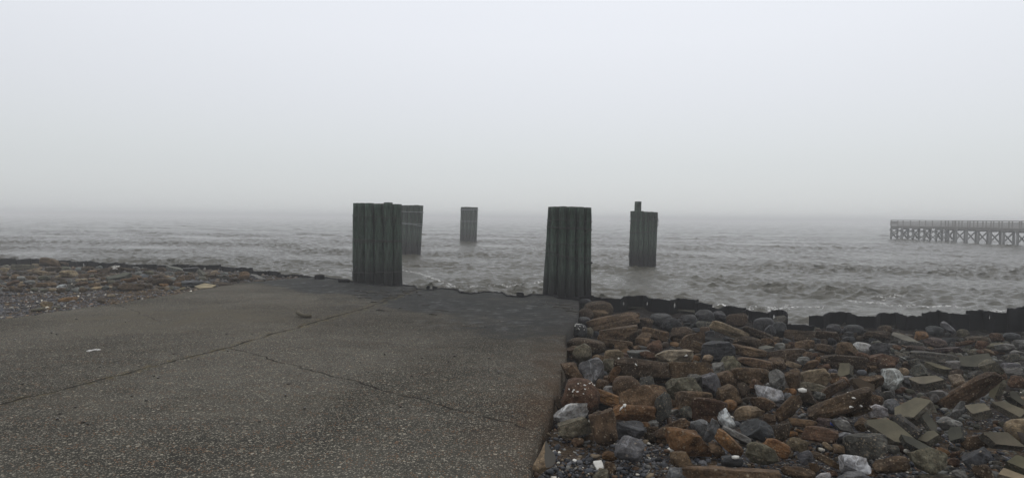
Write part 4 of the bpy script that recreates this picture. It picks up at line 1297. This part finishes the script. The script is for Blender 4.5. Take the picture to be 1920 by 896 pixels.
def shells_on(label_part, name, n, rad, seed, spread=.5):
    q = next(q for q in ROCKS if q['lab'] and label_part in q['lab']); r = np.random.default_rng(seed)
    d = -np.array(ray(*q['c']).normalized()); P = q['P']; nrm = P / np.linalg.norm(P, axis=1)[:, None]
    ok = np.nonzero((nrm @ d > .25) & (nrm[:, 2] > .15))[0]
    c0 = ok[np.argmax(P[ok, 2] + (P[ok] @ d) * .4)]; near = ok[np.argsort(np.linalg.norm(P[ok] - P[c0], axis=1))][:max(n * 2, int(len(ok) * spread))]
    pick = r.choice(near, n, replace=len(near) < n)
    lumps(name, P[pick] * 1.0, rad * r.uniform(.6, 1.2, n), M_SHELL, r, .7, parent=q['o'])
shells_on('dotted with white barnacles', 'barnacles', 11, .018, 1)
shells_on('crusted with white barnacles', 'barnacles', 14, .045, 2)
shells_on('two white shells', 'shell', 2, .028, 3, .2)
shells_on('one white shell on top', 'shell', 1, .045, 4, .05)
shells_on('pale shell shard', 'shell', 1, .03, 5, .05)
shells_on('shiny white patches', 'shell', 2, .03, 6, .3)  # pale lumps that make the white patches on this boulder's top
shells_on('longest dark brown slab', 'shell', 5, .018, 7, .7)
shells_on('long dark brown block with', 'shell', 3, .02, 8, .6)
shells_on('big rounded reddish boulder', 'barnacles', 12, .012, 9, .6)

# ------------------------------------------------------------------ small rubble and pebbles (uncountable)
RAW = {'R': np.array([(.07, .046, .027), (.05, .034, .022), (.09, .052, .027), (.08, .078, .07), (.05, .05, .05), (.09, .075, .05)]),
       'L': np.array([(.09, .07, .05), (.06, .055, .05), (.14, .11, .075), (.1, .1, .1), (.07, .05, .035)])}
def rubble():
    r = np.random.default_rng(90); P, R, Cc = [], [], []
    for side, n in (('R', 2600), ('L', 4200), ('O', 1500)):
        k = 0
        while k < n:
            if side == 'O':                      # the heap goes on past the edge of the view
                y = r.uniform(2.5, 15); x = r.uniform(.9 * y + .2, .9 * y + 11)
                if y > y_shore(x) - .3: continue
                rad = r.uniform(.07, .24)
            elif side == 'R':
                y = r.uniform(3.6, 17.5); x = r.uniform(xright(y) + .12, 1.02 * y + 3)
                if y > y_shore(x) - .25: continue
                if y < 6.2 + .25 * math.sin(x * 3) and x < 2.7 and r.random() < .93: continue
                rad = r.uniform(.016, .06) * (1 + .03 * y) * (.7 if y < 6.5 else 1)
            else:
                y = r.uniform(14, 29.5); xl_ = float(xleft(y)); x = r.uniform(-34, xl_ - .1)
                if y > y_shore(x) - .2: continue
                u = project(Vector((x, y, .3)))
                lim = 531 if u[0] < 230 else 546
                if u[1] > lim and r.random() < .985: continue
                rad = r.uniform(.03, .1)
            P.append((x, y, g1(x, y) + rad * .05)); R.append(rad)
            pal = RAW['R' if side == 'O' else side]; c = pal[r.integers(len(pal))] * (r.uniform(.3, .65) if side == 'R' else r.uniform(.6, 1.3))  # heap stones darkened: shade of the gaps put into their colour
            if side == 'R' and x > .62 * y: c = np.array([(.1, .1, .09), (.08, .075, .055), (.12, .115, .09)][r.integers(3)]) * r.uniform(.6, 1.3)
            if side == 'R' and y > 12: c = c * .6
            Cc.append(c); k += 1
    tag(lumps('rubble', np.array(P), np.array(R), M_PEB, r, .75, np.array(Cc), extra=SMALL), 'small broken stones filling the gaps between the larger rocks', kind='stuff')
rubble()
def pebbles():
    r = np.random.default_rng(91); P, R, Cc = [], [], []
    pal = np.array([(.035, .038, .045), (.06, .062, .068), (.1, .1, .105), (.022, .023, .026), (.1, .06, .035), (.13, .1, .065), (.16, .155, .14), (.5, .47, .4)])
    pr = np.array([.2, .24, .16, .1, .11, .07, .075, .04]); pr /= pr.sum()
    prl = np.array([.16, .26, .27, .08, .05, .05, .11, .018]); prl /= prl.sum()
    k = 0
    while k < 23000:
        y = 3.4 + r.exponential(1.6)
        if y > 9: continue
        x = r.uniform(xright(y) + .03, .98 * y + .6)
        rad = .0045 + r.exponential(.0065)
        if r.random() < .03: rad *= 2
        P.append((x, y, g1(x, y) + rad * .4)); R.append(min(rad, .035)); Cc.append(pal[r.choice(8, p=pr)] * r.uniform(.8, 1.6)); k += 1
    k = 0
    while k < 11000:
        y = r.uniform(11.5, 22.5); x = r.uniform(-24, xleft(y) - .03)
        u = project(Vector((x, y, .4)))
        if u[1] < 536 + (max(0, u[0] - 200)) * .02 and r.random() < .9: continue
        rad = .012 + r.exponential(.012); tan = u[0] > 200 and u[1] > 538
        c = np.array((.17, .12, .07)) * r.uniform(.5, 1.5) if tan and r.random() < .7 else pal[r.choice(8, p=prl)] * r.uniform(1.3, 2.1) * np.array((1.03, 1, .95))
        P.append((x, y, g1(x, y) + rad * .4)); R.append(min(rad, .06)); Cc.append(c); k += 1
    tag(lumps('gravel', np.array(P), np.array(R), M_PEB, r, .6, np.array(Cc)), 'dark wet pebbles and shell bits covering the shore', kind='stuff')
pebbles()

# ------------------------------------------------------------------ small things
def stub(px, py0, py1, w, label, seed, depth_add=.15):
    b = hit(px, py1, ramp_z); d = (b - Vector((0, 0, EYE))).dot(fwd) + depth_add; sc = d / F
    a, c = w / 2 * sc, (py1 - py0) / 2 * sc
    P, Q, _ = rock_shape('k', a, a * .6, c * 1.25, seed, 10)
    o = link('steel_stub', mesh_np('steel_stub', P, Q), M_STEEL, None, True, at_depth(px, (py0 + py1) / 2, d) - Vector((0, 0, c * .2)))
    return tag(o, label, 'steel stub', 'steel stubs along the ramp end')
stub(598.5, 515, 524, 21, 'widest black steel stub, alone beyond the low wall end', 1)
stub(645, 523, 530, 22, 'low ragged black stub beside the dark dolphin on the ramp end', 2)
stub(802.5, 535.5, 543.5, 7, 'narrow black stub, smaller of a touching pair on the ramp edge', 3)
stub(815.5, 536, 543.5, 10, 'broader black stub next to a narrow one on the ramp edge', 4)
stub(975.5, 547.5, 557.5, 15, 'single black square stub near the tall wired dolphin', 5)
# driftwood stick
p = [hit(x, y, ramp_z) for x, y in [(557.5, 593), (562, 594), (569, 595.5), (576, 596.5), (583, 596)]]
p[0].z += .05; p[1].z += .02
mb = MB().tube([q + Vector((0, 0, .05)) for q in p], [.05, .052, .042, .04, .046], 9)
tag(mb.build('driftwood', M_DRIFT, None, True), 'short crooked piece of brown driftwood lying on the ramp', 'driftwood')
p = [hit(x, y, ramp_z) for x, y in [(164.5, 659.5), (172, 658), (180, 657.5), (187, 656.5)]]
mb = MB()
for i in range(3): mb.box(p[i] + Vector((0, 0, .012)), p[i + 1] + Vector((0, 0, .014 + .008 * (i % 2))), .05, .012)
tag(mb.build('paper_scrap', M_WHITE), 'white scrap of litter lying flat on the bare ramp', 'litter')
mb = MB().tube([at_depth(x, y, 13.2 - .01 * i) for i, (x, y) in enumerate([(1487, 630), (1487, 635), (1489, 641), (1492, 646), (1497, 649), (1504, 650.5)])], .012, 6)
tag(mb.build('bent_wire', M_WIRE, None, True), 'thin bent black wire sticking out of the brown rocks', 'wire')
P = hit(1561, 795, ground_z); P_, Q_, _ = rock_shape('b', .02, .015, .022, 4, 5)
q = min((q for q in ROCKS if q['side'] == 'R'), key=lambda q: math.hypot(q['c'][0] - 1561, q['c'][1] - 795))
tag(link('plastic_scrap', mesh_np('plastic_scrap', P_, Q_), M_BLUE, None, True, at_depth(1561, 794, (q['o'].location - Vector((0, 0, EYE))).dot(fwd) - .2)), 'tiny blue plastic scrap caught between the rocks', 'litter')
P = hit(1122, 878, ground_z)
Pq, Qq, _ = rock_shape('s', .035, .05, .007, 61, 10)
tag(link('broken_shell', mesh_np('broken_shell', Pq @ np.array(Matrix.Rotation(math.radians(35), 3, 'X')).T, Qq), M_SHELL, None, True, P + Vector((0, 0, .03))), 'cream coloured shell fragment lying on the dark pebbles', 'shell')
for i, (x, y, rr, lb) in enumerate([(1078, 866.5, .021, 'round white pebble shell on dark pebbles by the split boulder'), (1258, 846.5, .03, 'cream clam shell beside the big orange boulder'), (1052, 708.5, .016, 'small pale square chip wedged at the ramp edge')]):
    P = hit(x, y, ground_z); Pq, Qq, _ = rock_shape('r', rr, rr, rr * .7, 40 + i, 10)
    tag(link('shell', mesh_np('shell', Pq, Qq), M_SHELL, None, True, P + Vector((0, 0, rr * .6))), lb, 'shell')
# strands of weed and specks of debris on the ramp
def weed():
    r = random.Random(12); mb = MB()
    for i in range(46):
        if i < 30: x, y = r.uniform(665, 790), r.uniform(540, 560)
        elif i < 40: x, y = r.uniform(1020, 1075), r.uniform(566, 590)
        else: x, y = r.uniform(700, 830), r.uniform(560, 590)
        p = hit(x, y, ramp_z); L = r.uniform(.08, .4); a = r.uniform(-.5, .5)
        pts = [p + Vector((L * (k / 3 - .5) * math.cos(a), L * (k / 3 - .5) * math.sin(a) + r.uniform(-.06, .06), .012)) for k in range(4)]
        mb.tube(pts, [.008, .022, .018, .006], 5)
    for i in range(70):
        x, y = r.uniform(20, 1000), r.uniform(590, 800)
        p = hit(x, y, ramp_z); L = r.uniform(.012, .045); a = r.uniform(0, 3.1)
        mb.tube([p + Vector((0, 0, .006)), p + Vector((L * math.cos(a), L * math.sin(a), .008))], r.uniform(.006, .014), 5)
    tag(mb.build('debris', M_WEED, None, True), 'dark strands of seaweed and specks of debris on the ramp', kind='stuff')
weed()
